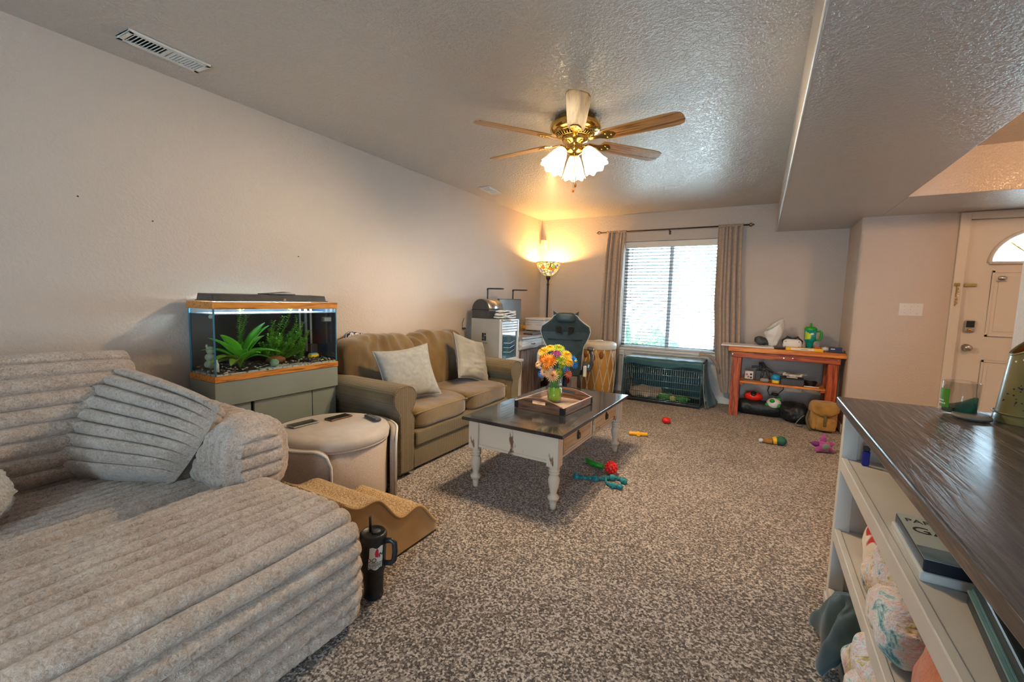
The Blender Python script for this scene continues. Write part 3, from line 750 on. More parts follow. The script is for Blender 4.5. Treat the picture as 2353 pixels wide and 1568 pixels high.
# broad sword plant: every blade a part
def leaf_mesh(L_, W, bend, curl, ph):
    def fn(u, v):
        s_ = v; wd = W * (math.sin(PI * min(1, s_ * .93 + .05)) ** .8) * (.35 + .65 * min(1, s_ * 2.2))
        th = bend * s_ * s_
        r = L_ * (math.sin(th) / max(th, .01)) * s_ if False else L_ * s_ * (1 - .25 * bend * s_ * .4)
        out = L_ * s_ * math.sin(min(1.5, .25 + bend * s_))
        up = L_ * s_ * math.cos(min(1.5, .25 + bend * s_))
        side = (2 * u - 1) * wd
        wav = .05 * W * math.sin(9 * s_ + ph) * (2 * u - 1)
        return Vector((out + wav - abs(2 * u - 1) * curl * wd * .5, side, up + abs(2 * u - 1) * curl * wd))
    return MB().grid(fn, 6, 14)
M['sword'] = pm('sword_leaf', (.06, .42, .012), (.20, .66, .04), scale=6, rough=.35, stretch=(1, 1, 1), sss=.0)
M['sword_old'] = pm('sword_leaf_olive', (.16, .30, .02), (.30, .42, .05), scale=8, rough=.4)
sw = thing('sword_plant', 'bright green broad-leaved plant in the aquarium left half', 'aquatic plant', (-2.72, 1.445, az0 + .052))
rnd = random.Random(11)
specs = [(-95, .25, .028, .5), (-120, .22, .024, .85), (-60, .27, .027, .45), (70, .30, .030, .35), (88, .31, .028, .3), (105, .26, .024, .6), (60, .24, .022, 1.05), (95, .27, .018, 1.2), (40, .22, .022, .9), (-75, .20, .024, 1.15), (-100, .15, .022, 1.3), (15, .18, .022, .8), (-20, .20, .022, .7), (150, .2, .022, .5), (-150, .2, .022, .5), (80, .20, .02, 1.35), (-45, .16, .02, 1.2)]
for k, (az, L_, W, bend) in enumerate(specs):
    o = leaf_mesh(L_, W * 1.6, bend * .92, .35, k).build('leaf', M['sword_old'] if k in (9, 10, 16) else M['sword'], sw, solid=.0012)
    o.rotation_euler = (0, 0, R(az))
# feathery stem plants
M['stem_leaf'] = pm('stem_plant_green', (.10, .42, .01), (.30, .66, .05), scale=15, rough=.5)
def stem_plant(base, tips, label, seed, dens=1.0, name='stem_plant'):
    rnd = random.Random(seed)
    t = thing(name, label, 'aquatic plant', base)
    mb = MB(); st_ = MB()
    for (tx, ty, tz) in tips:
        n = int(16 * dens) + 3
        pts = []
        for k in range(n + 1):
            q = k / n
            p = Vector((tx * q + .008 * math.sin(6 * q + seed), ty * q + .01 * math.sin(5 * q + ty * 40), tz * q))
            pts.append(p)
            for l in range(5):
                a = 2 * PI * l / 5 + k
                L_ = rnd.uniform(.018, .032)
                d = Vector((math.cos(a), math.sin(a), .45)).normalized()
                sd = d.cross(Vector((0, 0, 1))).normalized() * .0055
                mb.add([p, p + d * L_ * .5 + sd, p + d * L_, p + d * L_ * .5 - sd], [(0, 1, 2, 3)])
        st_.tube(pts, .0015, 5)
    st_.build('stems', M['stem_leaf'], t)
    o = mb.build('leaflets', M['stem_leaf'], t, weld=False); o['kind'] = 'stuff'
rnd = random.Random(5)
stem_plant((-2.78, 1.72, az0 + .05), [(rnd.uniform(-.06, .09), rnd.uniform(-.12, .17), rnd.uniform(.06, .20)) for _ in range(80)], 'dense feathery green plant thicket in the aquarium right half', 3, .7)
stem_plant((-2.80, 1.70, az0 + .05), [(.03, .05, .30), (.04, .10, .36), (.02, .0, .27), (.05, .14, .24), (.03, -.03, .22), (.05, .17, .2)], 'tall leafy stems reaching the water surface, aquarium right of centre', 8, 1.5)
stem_plant((-2.81, 1.49, az0 + .06), [(.02, .01, .335), (.03, .03, .30)], 'slim leafy stem rising behind the broad-leaved plant', 2, 1.6)
stem_plant((-2.76, 1.86, az0 + .05), [(.03, .02, .26), (.04, .05, .20), (.0, .0, .30)], 'leafy stems beside the aquarium filter tubes', 6, 1.3)

# ================================================================== loveseat
M['tweed'] = weave('olive_tweed', (.135, .085, .026), (.215, .148, .055), pitch=.0075, bump=.9, sheen=.35, mott=2.5)
M['chenille'] = pm('olive_chenille', (.12, .068, .018), (.205, .13, .045), scale=4, rough=.8, sheen=.5, bump=.4, bscale=60, dist=.004)
lv = thing('loveseat', 'olive brown two-seat loveseat with rolled arms', 'sofa', (-2.47, 2.93, 0))
bx, fx = -.43, .42            # back and front in local x
y0, y1 = -.85, .85
box('base', (bx + .02, fx - .03, y0 + .19, y1 - .19, .02, .30), M['tweed'], lv, .012, 3)
box('front_rail', (fx - .045, fx - .012, y0 + .20, y1 - .20, .185, .29), M['tweed'], lv, .014, 3)
box('back_frame', (bx, bx + .17, y0 + .05, y1 - .05, .04, .74), M['tweed'], lv, .05, 4)
MB().box(fx - .014, fx - .009, -.07, -.005, .233, .240).build('rail_pull', M['tweed'], lv, .001)
def arm(sgn):
    yc = sgn * .75
    sec = []
    for k in range(33):
        a = R(-58 + (296) * k / 32)
        r = .105 + .006 * math.sin(3 * a)
        sec.append((r * math.cos(a) * sgn + .022 * sgn, .55 + r * math.sin(a)))
    poly = [(sgn * -.065, .02), (sgn * .068, .02), (sgn * .066, .40)] + sec + [(sgn * -.066, .40)]
    mb = MB()
    n = len(poly)
    xs = [bx + .05, bx + .1, -.2, 0, .2, fx - .03, fx - .008, fx]
    sc_ = [1, 1, 1, 1, 1, 1, .985, .94]
    vs = []
    for x, q in zip(xs, sc_):
        for (py, pz) in poly:
            zz = pz
            if pz > .3: zz += .02 * (0.4 - x) * .6
            cy_, cz_ = 0, .4
            vs.append((x, yc + cy_ + (py - cy_) * q, cz_ + (zz - cz_) * q))
    fs = [(i * n + k, i * n + (k + 1) % n, (i + 1) * n + (k + 1) % n, (i + 1) * n + k) for i in range(len(xs) - 1) for k in range(n)]
    mb.add(vs, fs, True)
    mb.add(vs[-n:], [tuple(range(n))]); mb.add(vs[:n], [tuple(range(n - 1, -1, -1))])
    o = mb.build('armrest', M['tweed'], lv)
    rimp = [(fx - .004, yc + p[0] * .965, .4 + (p[1] + (.02 * -.012 if p[1] > .3 else 0) - .4) * .965) for p in poly]
    MB().tube(rimp, .006, 6, closed=True).build('arm_welt', M['tweed'], o)
arm(-1); arm(1)
def seat_fn(seed):
    def fn(p):
        p = p.copy()
        p.z += .012 * noise.noise(Vector((p.x * 5, p.y * 5, seed))) + .006 * noise.noise(Vector((p.x * 14, p.y * 14, seed)))
        return p
    return fn
for sgn in (-1, 1):
    c = MB().sbox((.335, .335, .082), (.075, sgn * .327, .372), 7, 18, fn=seat_fn(sgn * 3)).build('seat_cushion', M['chenille'], lv)
    wl_ = []
    for k in range(41):
        a = -.32 + .64 * k / 40
        wl_.append((.405 - .02 * abs(a / .32) ** 8, sgn * .327 + a, .425 - .012 * abs(a / .32) ** 6))
    MB().tube(wl_, .005, 6).build('welt', M['chenille'], c)
def backc(sgn):
    def fn(p):
        p = p.copy()
        t = (p.z + .25) / .5
        p.x += -.10 * t + .02 * noise.noise(Vector((p.y * 6, p.z * 6, sgn))) + .012 * noise.noise(Vector((p.y * 17, p.z * 9, sgn + 4)))
        crease = math.sin(p.y * 40 + 8 * noise.noise(Vector((p.y * 3, p.z * 4, sgn)))) * .008 * max(0, t - .45) * 2
        p.x += crease; p.z += .03 * noise.noise(Vector((p.y * 4, 0, sgn))) * t + crease
        return p
    return fn
for sgn in (-1, 1):
    MB().sbox((.125, .385 if sgn > 0 else .40, .255), (-.20, sgn * .365 - .01, .675), 4.0, 30, fn=backc(sgn)).build('back_cushion', M['chenille'], lv)
for (x, y) in ((fx - .06, y0 + .14), (fx - .06, y1 - .14), (bx + .05, y0 + .14), (bx + .05, y1 - .14)):
    MB().cyl((x, y, 0), (x, y, .03), .025, n=12).build('foot', M['black'], lv)

def throw_pillow(name, label, c, ux, uz, hw, hh, thick, mat, wrinkle=.006, seed=0, sag=.0):
    """square scatter cushion in the plane of ux (across) and uz (up)"""
    ux = Vector(ux).normalized(); uz = Vector(uz); uz = (uz - ux * uz.dot(ux)).normalized(); nn = ux.cross(uz); c = Vector(c)
    def surf(sg):
        def fn(u, v):
            a, b = 2 * u - 1, 2 * v - 1
            t = max(0, (1 - a ** 4) * (1 - b ** 4)) ** .55
            x = a * hw * (1 - .10 * (1 - b * b) * abs(a)); z = b * hh * (1 - .12 * (1 - a * a) * abs(b)) - sag * (1 - a * a) * max(0, b)
            w_ = wrinkle * t * (noise.noise(Vector((a * 2 + seed, b * 6, seed))) + .7 * noise.noise(Vector((a * 4, b * 14 + a * 3, seed + 9))))
            return c + ux * x + uz * z + nn * (sg * (thick * .5 * t) + w_)
        return fn
    t_ = thing(name, label, 'pillow')
    MB().grid(surf(1), 36, 36).grid(surf(-1), 36, 36, flip=True).build('cover', mat, t_)
    ed = [(-1, -1 + 2 * k / 14) for k in range(14)] + [(-1 + 2 * k / 14, 1) for k in range(14)] + [(1, 1 - 2 * k / 14) for k in range(14)] + [(1 - 2 * k / 14, -1) for k in range(14)]
    f_ = surf(1)
    MB().tube([f_((a + 1) / 2, (b + 1) / 2) for a, b in ed], .005, 6, closed=True).build('cord_edge', mat, t_)
    return t_
M['pillow_cloth'] = pm('pale_grey_cloth', (.28, .29, .29), (.35, .36, .36), scale=30, rough=.85, sheen=.3, bump=.3, bscale=200, dist=.001)
M['pillow_cloth2'] = pm('oat_grey_cloth', (.27, .26, .23), (.36, .345, .31), scale=6, rough=.85, sheen=.3, bump=.4, bscale=150, dist=.001)
throw_pillow('throw_pillow', 'flat pale grey pillow leaning across the loveseat near arm', (-2.34, 2.49, .655), (.30, .93, .08), (-.40, .05, .92), .235, .215, .12, M['pillow_cloth'], .004, 1)
throw_pillow('throw_pillow', 'wrinkled oat grey pillow leaning at the loveseat far arm', (-2.39, 3.41, .665), (.10, .95, -.28), (-.38, .22, .90), .225, .225, .13, M['pillow_cloth2'], .014, 5)
# striped fabric behind the back cushion
M['stripe'] = pm('navy_stripe', (.02, .03, .12), (.65, .66, .70), scale=18, rough=.8, tex='wave', lo=.45, hi=.55, stretch=(1, 2, 1))
tag(MB().sbox((.035, .10, .07), (-2.865, 2.42, .885), 3, 12, fn=lambda p: p + Vector((0, 0, .02 * noise.noise(p * 20)))).build('striped_cloth', M['stripe']), 'navy and white striped cloth tucked behind the loveseat back', 'cloth')
# ================================================================== ceiling fan with three glass shades
fan = thing('ceiling_fan', 'six-blade ceiling fan with brass motor and lit glass shades', 'ceiling fan', (-1.14, 2.775, ZC))
M['fan_wood'] = wood('fan_oak', ((.20, .075, .018), (.50, .24, .07), (.56, .30, .11)), scale=7, along='X', rough=.35, coat=.25, dist=5)
MB().lathe([(0, 0), (.135, 0), (.14, -.008), (.142, -.03), (.162, -.038), (.168, -.05), (.165, -.075), (.147, -.088), (.125, -.092)], n=48).build('motor_housing', M['brass'], fan)
g = MB()
for k in range(36):
    a = 2 * PI * k / 36
    g.tube([(.128 * math.cos(a), .128 * math.sin(a), -.090), (.118 * math.cos(a + .1), .118 * math.sin(a + .1), -.108), (.085 * math.cos(a), .085 * math.sin(a), -.126)], .0035, 5)
g.tube([(.126 * math.cos(2 * PI * k / 40), .126 * math.sin(2 * PI * k / 40), -.092) for k in range(40)], .006, 6, closed=True)
g.tube([(.10 * math.cos(2 * PI * k / 40), .10 * math.sin(2 * PI * k / 40), -.118) for k in range(40)], .005, 6, closed=True)
g.build('motor_grille', M['brass'], fan)
MB().lathe([(0, -.105), (.08, -.11), (.09, -.128), (.078, -.15), (.052, -.158), (.05, -.185), (.058, -.195), (.054, -.215), (.034, -.23), (.014, -.24), (0, -.241)], n=36).build('switch_housing', M['brass'], fan)
zb = -.142
blade = MB()
outl = [(.20, -.050), (.26, -.056), (.45, -.062), (.60, -.066), (.655, -.064), (.685, -.052), (.698, -.02), (.698, .02), (.685, .052), (.655, .064), (.60, .066), (.45, .062), (.26, .056), (.20, .050), (.192, 0)]
blade.prism([(x, y, 0) for x, y in outl], (0, 0, .007))
iron = MB().prism([(.105, -.012, -.004), (.17, -.014, -.006), (.215, -.036, -.006), (.25, -.034, -.006), (.275, -.012, -.006), (.278, .012, -.006), (.25, .034, -.006), (.215, .036, -.006), (.17, .014, -.006), (.105, .012, -.004)], (0, 0, .005))
for (x, y) in ((.225, -.02), (.225, .02), (.258, 0)): iron.ball((x, y, -.007), (.006, .006, .003), 8, 5)
b0 = i0 = None
for k in range(6):
    e = R(-7 + 60 * k)
    if b0 is None:
        b0 = blade.build('blade', M['fan_wood'], fan, .002); i0 = iron.build('blade_iron', M['brass'], b0); b = b0
    else:
        b = dup(b0, fan); dup(i0, b)
    b.location = (0, 0, zb); b.rotation_euler = (Matrix.Rotation(e, 3, 'Z') @ Matrix.Rotation(R(-12), 3, 'X')).to_euler()
arms = MB()
M['shade_glass'] = pm('frosted_shade', (.95, .88, .75), (.95, .88, .75), scale=5, rough=.4, emit=(1.0, .80, .48), estr=5.5)
prof = [(.028, 0), (.037, -.014), (.049, -.045), (.059, -.08), (.067, -.112), (.079, -.142)]
for k in range(3):
    a = R(112 + 120 * k)
    c, s_ = math.cos(a), math.sin(a)
    el = [(.04 * c, .04 * s_, -.19), (.065 * c, .065 * s_, -.186), (.082 * c, .082 * s_, -.198)]
    MB().tube(el, .009, 8).lathe([(.012, .01), (.026, 0), (.027, -.02)], M=Matrix.Translation((.082 * c, .082 * s_, -.195)) @ Matrix.Rotation(a, 4, 'Z') @ Matrix.Rotation(R(-32), 4, 'Y'), n=18).build('lamp_arm', M['brass'], fan)
    Mt = Matrix.Translation((.088 * c, .088 * s_, -.208)) @ Matrix.Rotation(a, 4, 'Z') @ Matrix.Rotation(R(-32), 4, 'Y')
    sh = MB()
    nn_ = 48
    vs = []
    for j, (r, z) in enumerate(prof):
        for q in range(nn_):
            an = 2 * PI * q / nn_
            fl_ = 1 + .05 * (j / 5) ** 2 * math.cos(an * 8); dz_ = -.007 * (j / 5) ** 3 * math.cos(an * 8)
            vs.append(Mt @ Vector((r * fl_ * math.cos(an), r * fl_ * math.sin(an), z + dz_)))
    sh.add(vs, [(j * nn_ + q, j * nn_ + (q + 1) % nn_, (j + 1) * nn_ + (q + 1) % nn_, (j + 1) * nn_ + q) for j in range(5) for q in range(nn_)], True)
    sh.build('glass_shade', M['shade_glass'], fan, solid=.003)
    l = bpy.data.lights.new('fan_bulb', 'SPOT'); l.energy = 62; l.color = (1.0, .74, .44); l.shadow_soft_size = .04; l.spot_size = R(165); l.spot_blend = .6
    lo = bpy.data.objects.new('fan_bulb', l); COL.objects.link(lo); lo.parent = fan
    lo.location = Mt @ Vector((0, 0, -.13)); lo.rotation_euler = Mt.to_euler()
for (x, y, L_) in ((.012, -.03, .22), (.0, .035, .17)):
    pc = MB()
    pc.tube([(x, y, -.225), (x, y, -.225 - L_)], .0022, 6)
    o = pc.build('pull_chain', M['brass'], fan)
    MB().lathe([(0, 0), (.004, -.002), (.009, -.02), (.007, -.03), (0, -.034)], c=(x, y, -.225 - L_), n=12).build('chain_knob', pm('amber_wood', (.45, .14, .02), (.35, .1, .015), rough=.3), o)

# ================================================================== curtains, rod, blind
M['curtain'] = pm('taupe_curtain', (.42, .315, .245), (.50, .39, .31), scale=40, rough=.8, sheen=.4, bump=.2, bscale=220, dist=.001)
rod = thing('curtain_rod', 'thin dark curtain rod with cage finials above the window', 'curtain rod', (-1.09, 5.915, 2.197))
MB().tube([(-.90, 0, 0), (.90, 0, 0)], .0085, 10).build('rod', M['bronze'], rod)
for sg in (-1, 1):
    fn_ = MB()
    for k in range(6):
        a = PI * k / 6 * 2
        fn_.tube([(sg * (.90 + .055 * (q / 8)), .022 * math.sin(PI * q / 8) * math.cos(a + q * .2), .022 * math.sin(PI * q / 8) * math.sin(a + q * .2)) for q in range(9)], .0025, 5)
    fn_.ball((sg * .958, 0, 0), .006, 8, 6).ball((sg * .898, 0, 0), .011, 8, 6)
    fn_.build('finial', M['bronze'], rod)
for x in (-.80, 0, .80):
    MB().tube([(x, 0, -.004), (x, .05, -.008), (x, .09, -.03)], .006, 8).box(x - .012, x + .012, .088, .094, -.055, -.005).build('bracket', M['bronze'], rod)
def curtain(name, label, rows, nf, amp, seed):
    """rows: (z, x0, x1, y) from top to bottom"""
    def fn(u, v):
        t = v * (len(rows) - 1); i = min(int(t), len(rows) - 2); q = t - i
        a, b = rows[i], rows[i + 1]
        z, x0, x1, y = [a[k] * (1 - q) + b[k] * q for k in range(4)]
        uu = u + .07 * math.sin(5.3 * u + seed) * (1 - u) * u * 4 + .03 * math.sin(13 * u + seed * 2) * u * (1 - u) * 4
        ph = nf * 2 * PI * uu + .9 * math.sin(2.2 * v + seed)
        am = amp * (.55 + .6 * min(1, v * 3)) * (1 + .3 * math.sin(5 * u + seed))
        yy = y + am * math.sin(ph) + .006 * noise.noise(Vector((u * 9, v * 6, seed)))
        return Vector((x0 + (x1 - x0) * u + .25 * am * math.cos(ph * 1.0 + .4), yy, z))
    t_ = thing(name, label, 'curtain')
    MB().grid(fn, 96, 60).build('drape', M['curtain'], t_, solid=.002)
    z, x0, x1, y = rows[0]
    MB().tube([(x0 + (x1 - x0) * k / 40, 5.915 + .014 * math.sin(k * 1.9), 2.199 + .003 * math.sin(k * 1.3)) for k in range(41)], .015, 8, flat=1.0).build('rod_pocket', M['curtain'], t_)
curtain('curtain', 'taupe curtain panel hanging at the left of the window', [(2.195, -1.905, -1.64, 5.915), (1.9, -1.925, -1.655, 5.915), (1.3, -1.945, -1.665, 5.92), (.75, -1.955, -1.665, 5.925), (.40, -1.95, -1.68, 5.93), (.06, -1.95, -1.70, 5.93)], 5, .032, 1)
curtain('curtain', 'taupe curtain panel hanging between window and red workbench', [(2.195, -.515, -.25, 5.915), (1.7, -.51, -.24, 5.91), (1.25, -.505, -.215, 5.90), (.80, -.47, -.19, 5.88), (.50, -.44, -.18, 5.86), (.30, -.40, -.19, 5.86), (.17, -.36, -.22, 5.87)], 5, .034, 4)
# corner of the panel thrown over the crate
def sw_fn(u, v):
    x = -.62 + .24 * u; base = .60 - .20 * u * u * u
    return Vector((x, 5.80 + .10 * (v - .5) * (1 - .3 * u), base - .0 + .05 * math.sin(PI * v) + .018 * math.sin(7 * v + 4 * u) * (1 - u * .5) + .03 * u * (1 - v)))
o = MB().grid(sw_fn, 24, 18).build('curtain_hem', M['curtain'], bpy.data.objects['curtain.001'], solid=.003)
bl = thing('window_blind', 'white horizontal slat blind filling the window', 'blind', (-1.06, YB + .022, 0))
M['slat'] = pm('slat_backlit_grey', (.20, .205, .225), (.18, .19, .21), scale=5, rough=.45, sss=0)  # white slats given a grey base colour in place of backlit shade
bw = (wx1 - wx0) / 2 - .008
box('headrail', (-bw, bw, -.024, .026, 1.985, 2.065), M['trim'], bl, .004)
s0 = None
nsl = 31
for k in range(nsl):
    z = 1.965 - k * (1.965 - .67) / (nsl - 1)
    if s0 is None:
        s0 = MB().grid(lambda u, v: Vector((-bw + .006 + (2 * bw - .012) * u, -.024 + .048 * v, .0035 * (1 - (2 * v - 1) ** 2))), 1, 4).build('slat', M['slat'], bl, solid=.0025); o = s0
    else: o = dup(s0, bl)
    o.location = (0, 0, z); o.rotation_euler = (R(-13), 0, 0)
box('bottom_rail', (-bw + .004, bw - .004, -.022, .022, .632, .652), M['trim'], bl, .003)
for x in (-.45, 0, .45):
    MB().cyl((x, -.0255, .64), (x, -.0255, 1.99), .0012, n=5).build('ladder_cord', M['slat'], bl)
MB().tube([(-.50, -.032, 1.98), (-.505, -.034, 1.2)], .004, 6).build('tilt_wand', M['slat'], bl)

# ================================================================== torchiere, corner speaker, switch plate
tl = thing('floor_lamp', 'bronze torchiere with lit stained-glass bowl in the corner', 'floor lamp', (-2.70, 5.755, 0))
MB().lathe([(0, 0), (.14, 0), (.142, .012), (.12, .028), (.05, .045), (.022, .065), (0, .065)], n=32).build('base', M['bronze'], tl)
MB().lathe([(.0, .06), (.016, .06), (.02, .09), (.013, .12), (.013, 1.45), (.02, 1.475), (.013, 1.50), (.013, 1.53), (.03, 1.56), (.03, 1.60), (0, 1.60)], n=20).build('pole', M['bronze'], tl)
def stained():
    m = bpy.data.materials.new('stained_glass'); m.use_nodes = True
    nt = m.node_tree; N = nt.nodes; L = nt.links; b = N['Principled BSDF']
    tc = N.new('ShaderNodeTexCoord'); v = N.new('ShaderNodeTexVoronoi'); v.inputs['Scale'].default_value = 22; L.new(tc.outputs['Object'], v.inputs[0])
    sp = N.new('ShaderNodeSeparateColor'); L.new(v.outputs['Color'], sp.inputs[0])
    rp = N.new('ShaderNodeValToRGB'); rp.color_ramp.interpolation = 'CONSTANT'; e = rp.color_ramp.elements
    cols = [(0, (1, .72, .18)), (.35, (1, .85, .40)), (.6, (.95, .25, .02)), (.72, (.35, .55, .05)), (.82, (.45, .25, .65)), (.9, (1, .8, .3))]
    e[0].position = 0; e[0].color = (*cols[0][1], 1); e[1].position = cols[1][0]; e[1].color = (*cols[1][1], 1)
    for p_, c in cols[2:]: k = e.new(p_); k.color = (*c, 1)
    L.new(sp.outputs[0], rp.inputs[0])
    v2 = N.new('ShaderNodeTexVoronoi'); v2.feature = 'DISTANCE_TO_EDGE'; v2.inputs['Scale'].default_value = 22; L.new(tc.outputs['Object'], v2.inputs[0])
    gt = N.new('ShaderNodeMath'); gt.operation = 'GREATER_THAN'; gt.inputs[1].default_value = .05; L.new(v2.outputs[0], gt.inputs[0])
    mx = N.new('ShaderNodeMix'); mx.data_type = 'RGBA'; L.new(gt.outputs[0], mx.inputs[0]); mx.inputs[6].default_value = (.02, .015, .01, 1); L.new(rp.outputs[0], mx.inputs[7])
    L.new(mx.outputs[2], b.inputs['Base Color']); L.new(mx.outputs[2], b.inputs['Emission Color']); b.inputs['Emission Strength'].default_value = .75; b.inputs['Roughness'].default_value = .3
    return m
MB().lathe([(.03, 1.60), (.07, 1.615), (.12, 1.66), (.155, 1.715), (.172, 1.765), (.176, 1.785)], n=40).build('glass_bowl', stained(), tl, solid=.004)
MB().tube([(.177 * math.cos(2 * PI * k / 36), .177 * math.sin(2 * PI * k / 36), 1.786) for k in range(36)], .004, 6, closed=True).build('bowl_rim', M['bronze'], tl)
MB().lathe([(0, 1.60), (.02, 1.61), (.03, 1.66), (.02, 1.70), (0, 1.705)], n=16).build('bulb', pm('lamp_bulb', (1, .9, .7), (1, .9, .7), emit=(1, .72, .35), estr=20), tl)
l = bpy.data.lights.new('torchiere_bulb', 'POINT'); l.energy = 48; l.color = (1.0, .56, .18); l.shadow_soft_size = .03
lo = bpy.data.objects.new('torchiere_bulb', l); COL.objects.link(lo); lo.parent = tl; lo.location = (0, 0, 1.74)
spk = thing('corner_speaker', 'small white speaker mounted high in the room corner', 'speaker', (-2.875, 5.93, 2.03))
sb = MB().prism([(-.035, -.03, 0), (.035, -.03, 0), (.03, .05, 0), (-.03, .05, 0)], (0, 0, .11)).build('speaker_box', M['white_plastic'], spk, .006)
MB().box(-.027, .027, -.0335, -.030, .01, .10).build('speaker_grille', pm('grille_cloth', (.45, .40, .33), (.5, .45, .38), scale=80, rough=.9), sb, .002)
swp = thing('light_switch', 'white triple light switch plate beside the front door', 'light switch', (1.21, YE, 1.246))
box('plate', (-.085, .085, -.006, 0, -.058, .058), M['white_plastic'], swp, .003)
for x in (-.046, 0, .046):
    MB().box(x - .005, x + .005, -.008, -.005, -.012, .012).box(x - .0035, x + .0035, -.018, -.006, .0, .009).build('toggle', M['white_plastic'], swp, .001)
    MB().cyl((x, -.0062, .032), (x, -.0072, .032), .003, n=8).build('screw', M['steel'], swp)
    MB().cyl((x, -.0062, -.032), (x, -.0072, -.032), .003, n=8).build('screw', M['steel'], swp)
# entry ceiling light up in the tray, out of the frame
el = thing('entry_light', 'frosted flush ceiling light in the entry tray', 'ceiling light', (1.95, 3.1, ZC))
MB().lathe([(0, 0), (.15, 0), (.15, -.02), (0, -.02)], n=32).build('canopy', M['brass'], el)
MB().lathe([(.14, -.02), (.13, -.06), (.08, -.09), (0, -.10)], n=32).build('glass_bowl', pm('entry_glass', (.9, .85, .75), (.9, .85, .75), emit=(1, .68, .36), estr=5), el)
l = bpy.data.lights.new('entry_bulb', 'POINT'); l.energy = 60; l.color = (1.0, .55, .27); l.shadow_soft_size = .12
lo = bpy.data.objects.new('entry_bulb', l); COL.objects.link(lo); lo.parent = el; lo.location = (0, 0, -.14)

# ================================================================== desk corner
M['whitewash'] = wood('whitewashed_wood', ((.42, .40, .38), (.62, .60, .58), (.68, .66, .65)), scale=6, along='Y', rough=.55)
M['barnwood'] = wood('grey_brown_planks', ((.09, .06, .05), (.20, .145, .125), (.28, .21, .185)), scale=9, along='Z', rough=.6)
dk = thing('desk', 'whitewashed desk with drawers and plank pedestal along the left wall', 'desk', (-2.63, 5.13, 0))
X0, X1, Y0, Y1 = -.30, .30, -.80, .82
box('desktop', (X0, X1, Y0, Y1, .79, .818), wood('desk_top_grain', ((.22, .18, .165), (.36, .31, .29), (.42, .37, .35)), scale=6, along='Y', rough=.45), dk, .003)
box('drawer_case', (X0 + .02, X1 - .03, Y0 + .02, Y1 - .02, .665, .789), M['whitewash'], dk, .002)
for (a, b) in ((Y0 + .03, Y0 + .54), (Y0 + .56, Y0 + 1.06), (Y0 + 1.08, Y1 - .03)):
    d = box('drawer', (X1 - .032, X1 - .012, a, b, .675, .783), M['whitewash'], dk, .003)
    yc = (a + b) / 2
    MB().tube([(X1 - .012, yc - .035, .728), (X1 + .008, yc - .028, .726), (X1 + .01, yc, .722), (X1 + .008, yc + .028, .726), (X1 - .012, yc + .035, .728)], .004, 6).build('drawer_pull', M['bronze'], d)
for i in range(5):
    y_ = Y0 + .03 + i * .11
    box('plank', (X1 - .05, X1 - .03, y_, y_ + .107, .03, .66), M['barnwood'], dk, .003)
box('pedestal', (X0 + .03, X1 - .052, Y0 + .03, Y0 + .58, .03, .663), M['whitewash'], dk, .002)
box('end_panel', (X0 + .03, X1 - .04, Y1 - .06, Y1 - .03, 0, .663), M['whitewash'], dk, .002)
box('plinth', (X0 + .04, X1 - .06, Y0 + .04, Y0 + .57, 0, .029), M['barnwood'], dk, .002)
# small white stand under the tower
sst = thing('tower_stand', 'small white stand beside the loveseat carrying the computer tower', 'stand', (-2.60, 4.12, 0))
box('stand_top', (-.30, .30, -.20, .20, .548, .575), M['white_plastic'], sst, .003)
for (x, y) in ((-.27, -.17), (.27, -.17), (-.27, .17), (.27, .17)): box('leg', (x - .015, x + .015, y - .015, y + .015, 0, .548), M['white_plastic'], sst, .002)
box('lower_shelf', (-.27, .27, -.17, .17, .15, .165), M['white_plastic'], sst, .002)
pc = thing('computer_tower', 'white computer tower with glass front standing beside the loveseat', 'computer', (-2.575, 4.14, .575))
M['case_white'] = pm('case_white', (.33, .33, .325), (.38, .38, .375), scale=3, rough=.4)
box('side_panel', (-.20, .17, -.19, -.18, .0, .455), M['case_white'], pc, .004)
box('case_body', (-.20, .165, -.179, .185, .0, .455), M['case_white'], pc, .004)
ff = MB()
M['case_edge'] = pm('case_edge_white', (.75, .78, .80), (.72, .75, .78), scale=6, rough=.3)
for (a, b, c, d) in ((-.19, .19, 0, .02), (-.19, .19, .435, .455), (-.19, -.17, 0, .455), (.172, .19, 0, .455)):
    ff.box(.166, .195, a, b, c, d)
ff.build('front_frame', M['case_edge'], pc, .003)
M['case_glass'] = pm('case_glass', (.02, .07, .11), (.05, .16, .22), scale=6, rough=.06, coat=.6)
box('front_glass', (.17, .178, -.168, .170, .02, .31), M['case_glass'], pc, 0)
for k in range(4): box('drive_cover', (.17, .186, -.168, .170, .318 + .029 * k, .342 + .029 * k), M['case_edge'], pc, .003)
for k in range(3): MB().tube([(.182, -.12, .10 + k * .05), (.183, .02, .085 + k * .05), (.182, .12, .11 + k * .05)], .003, 6).build('cable', M['case_edge'], pc)
lg = MB()
for (a, b, c, d) in ((-.055, -.03, .245, .30), (-.025, -.005, .275, .30), (-.055, -.03, .215, .24), (-.025, -.002, .215, .268)): lg.box(a, b, -.1915, -.1895, c, d)
lg.build('logo', M['ink'], pc)
lw_ = MB()
for k, q in enumerate((.010, .006, .009, .007, .005, .009, .008, .006)): lw_.box(-.078 + .0125 * k, -.078 + .0125 * k + q, -.1912, -.1897, .186, .186 + (.010 if k in (0, 3) else .007))
lw_.build('logo_lettering', M['ink'], pc)
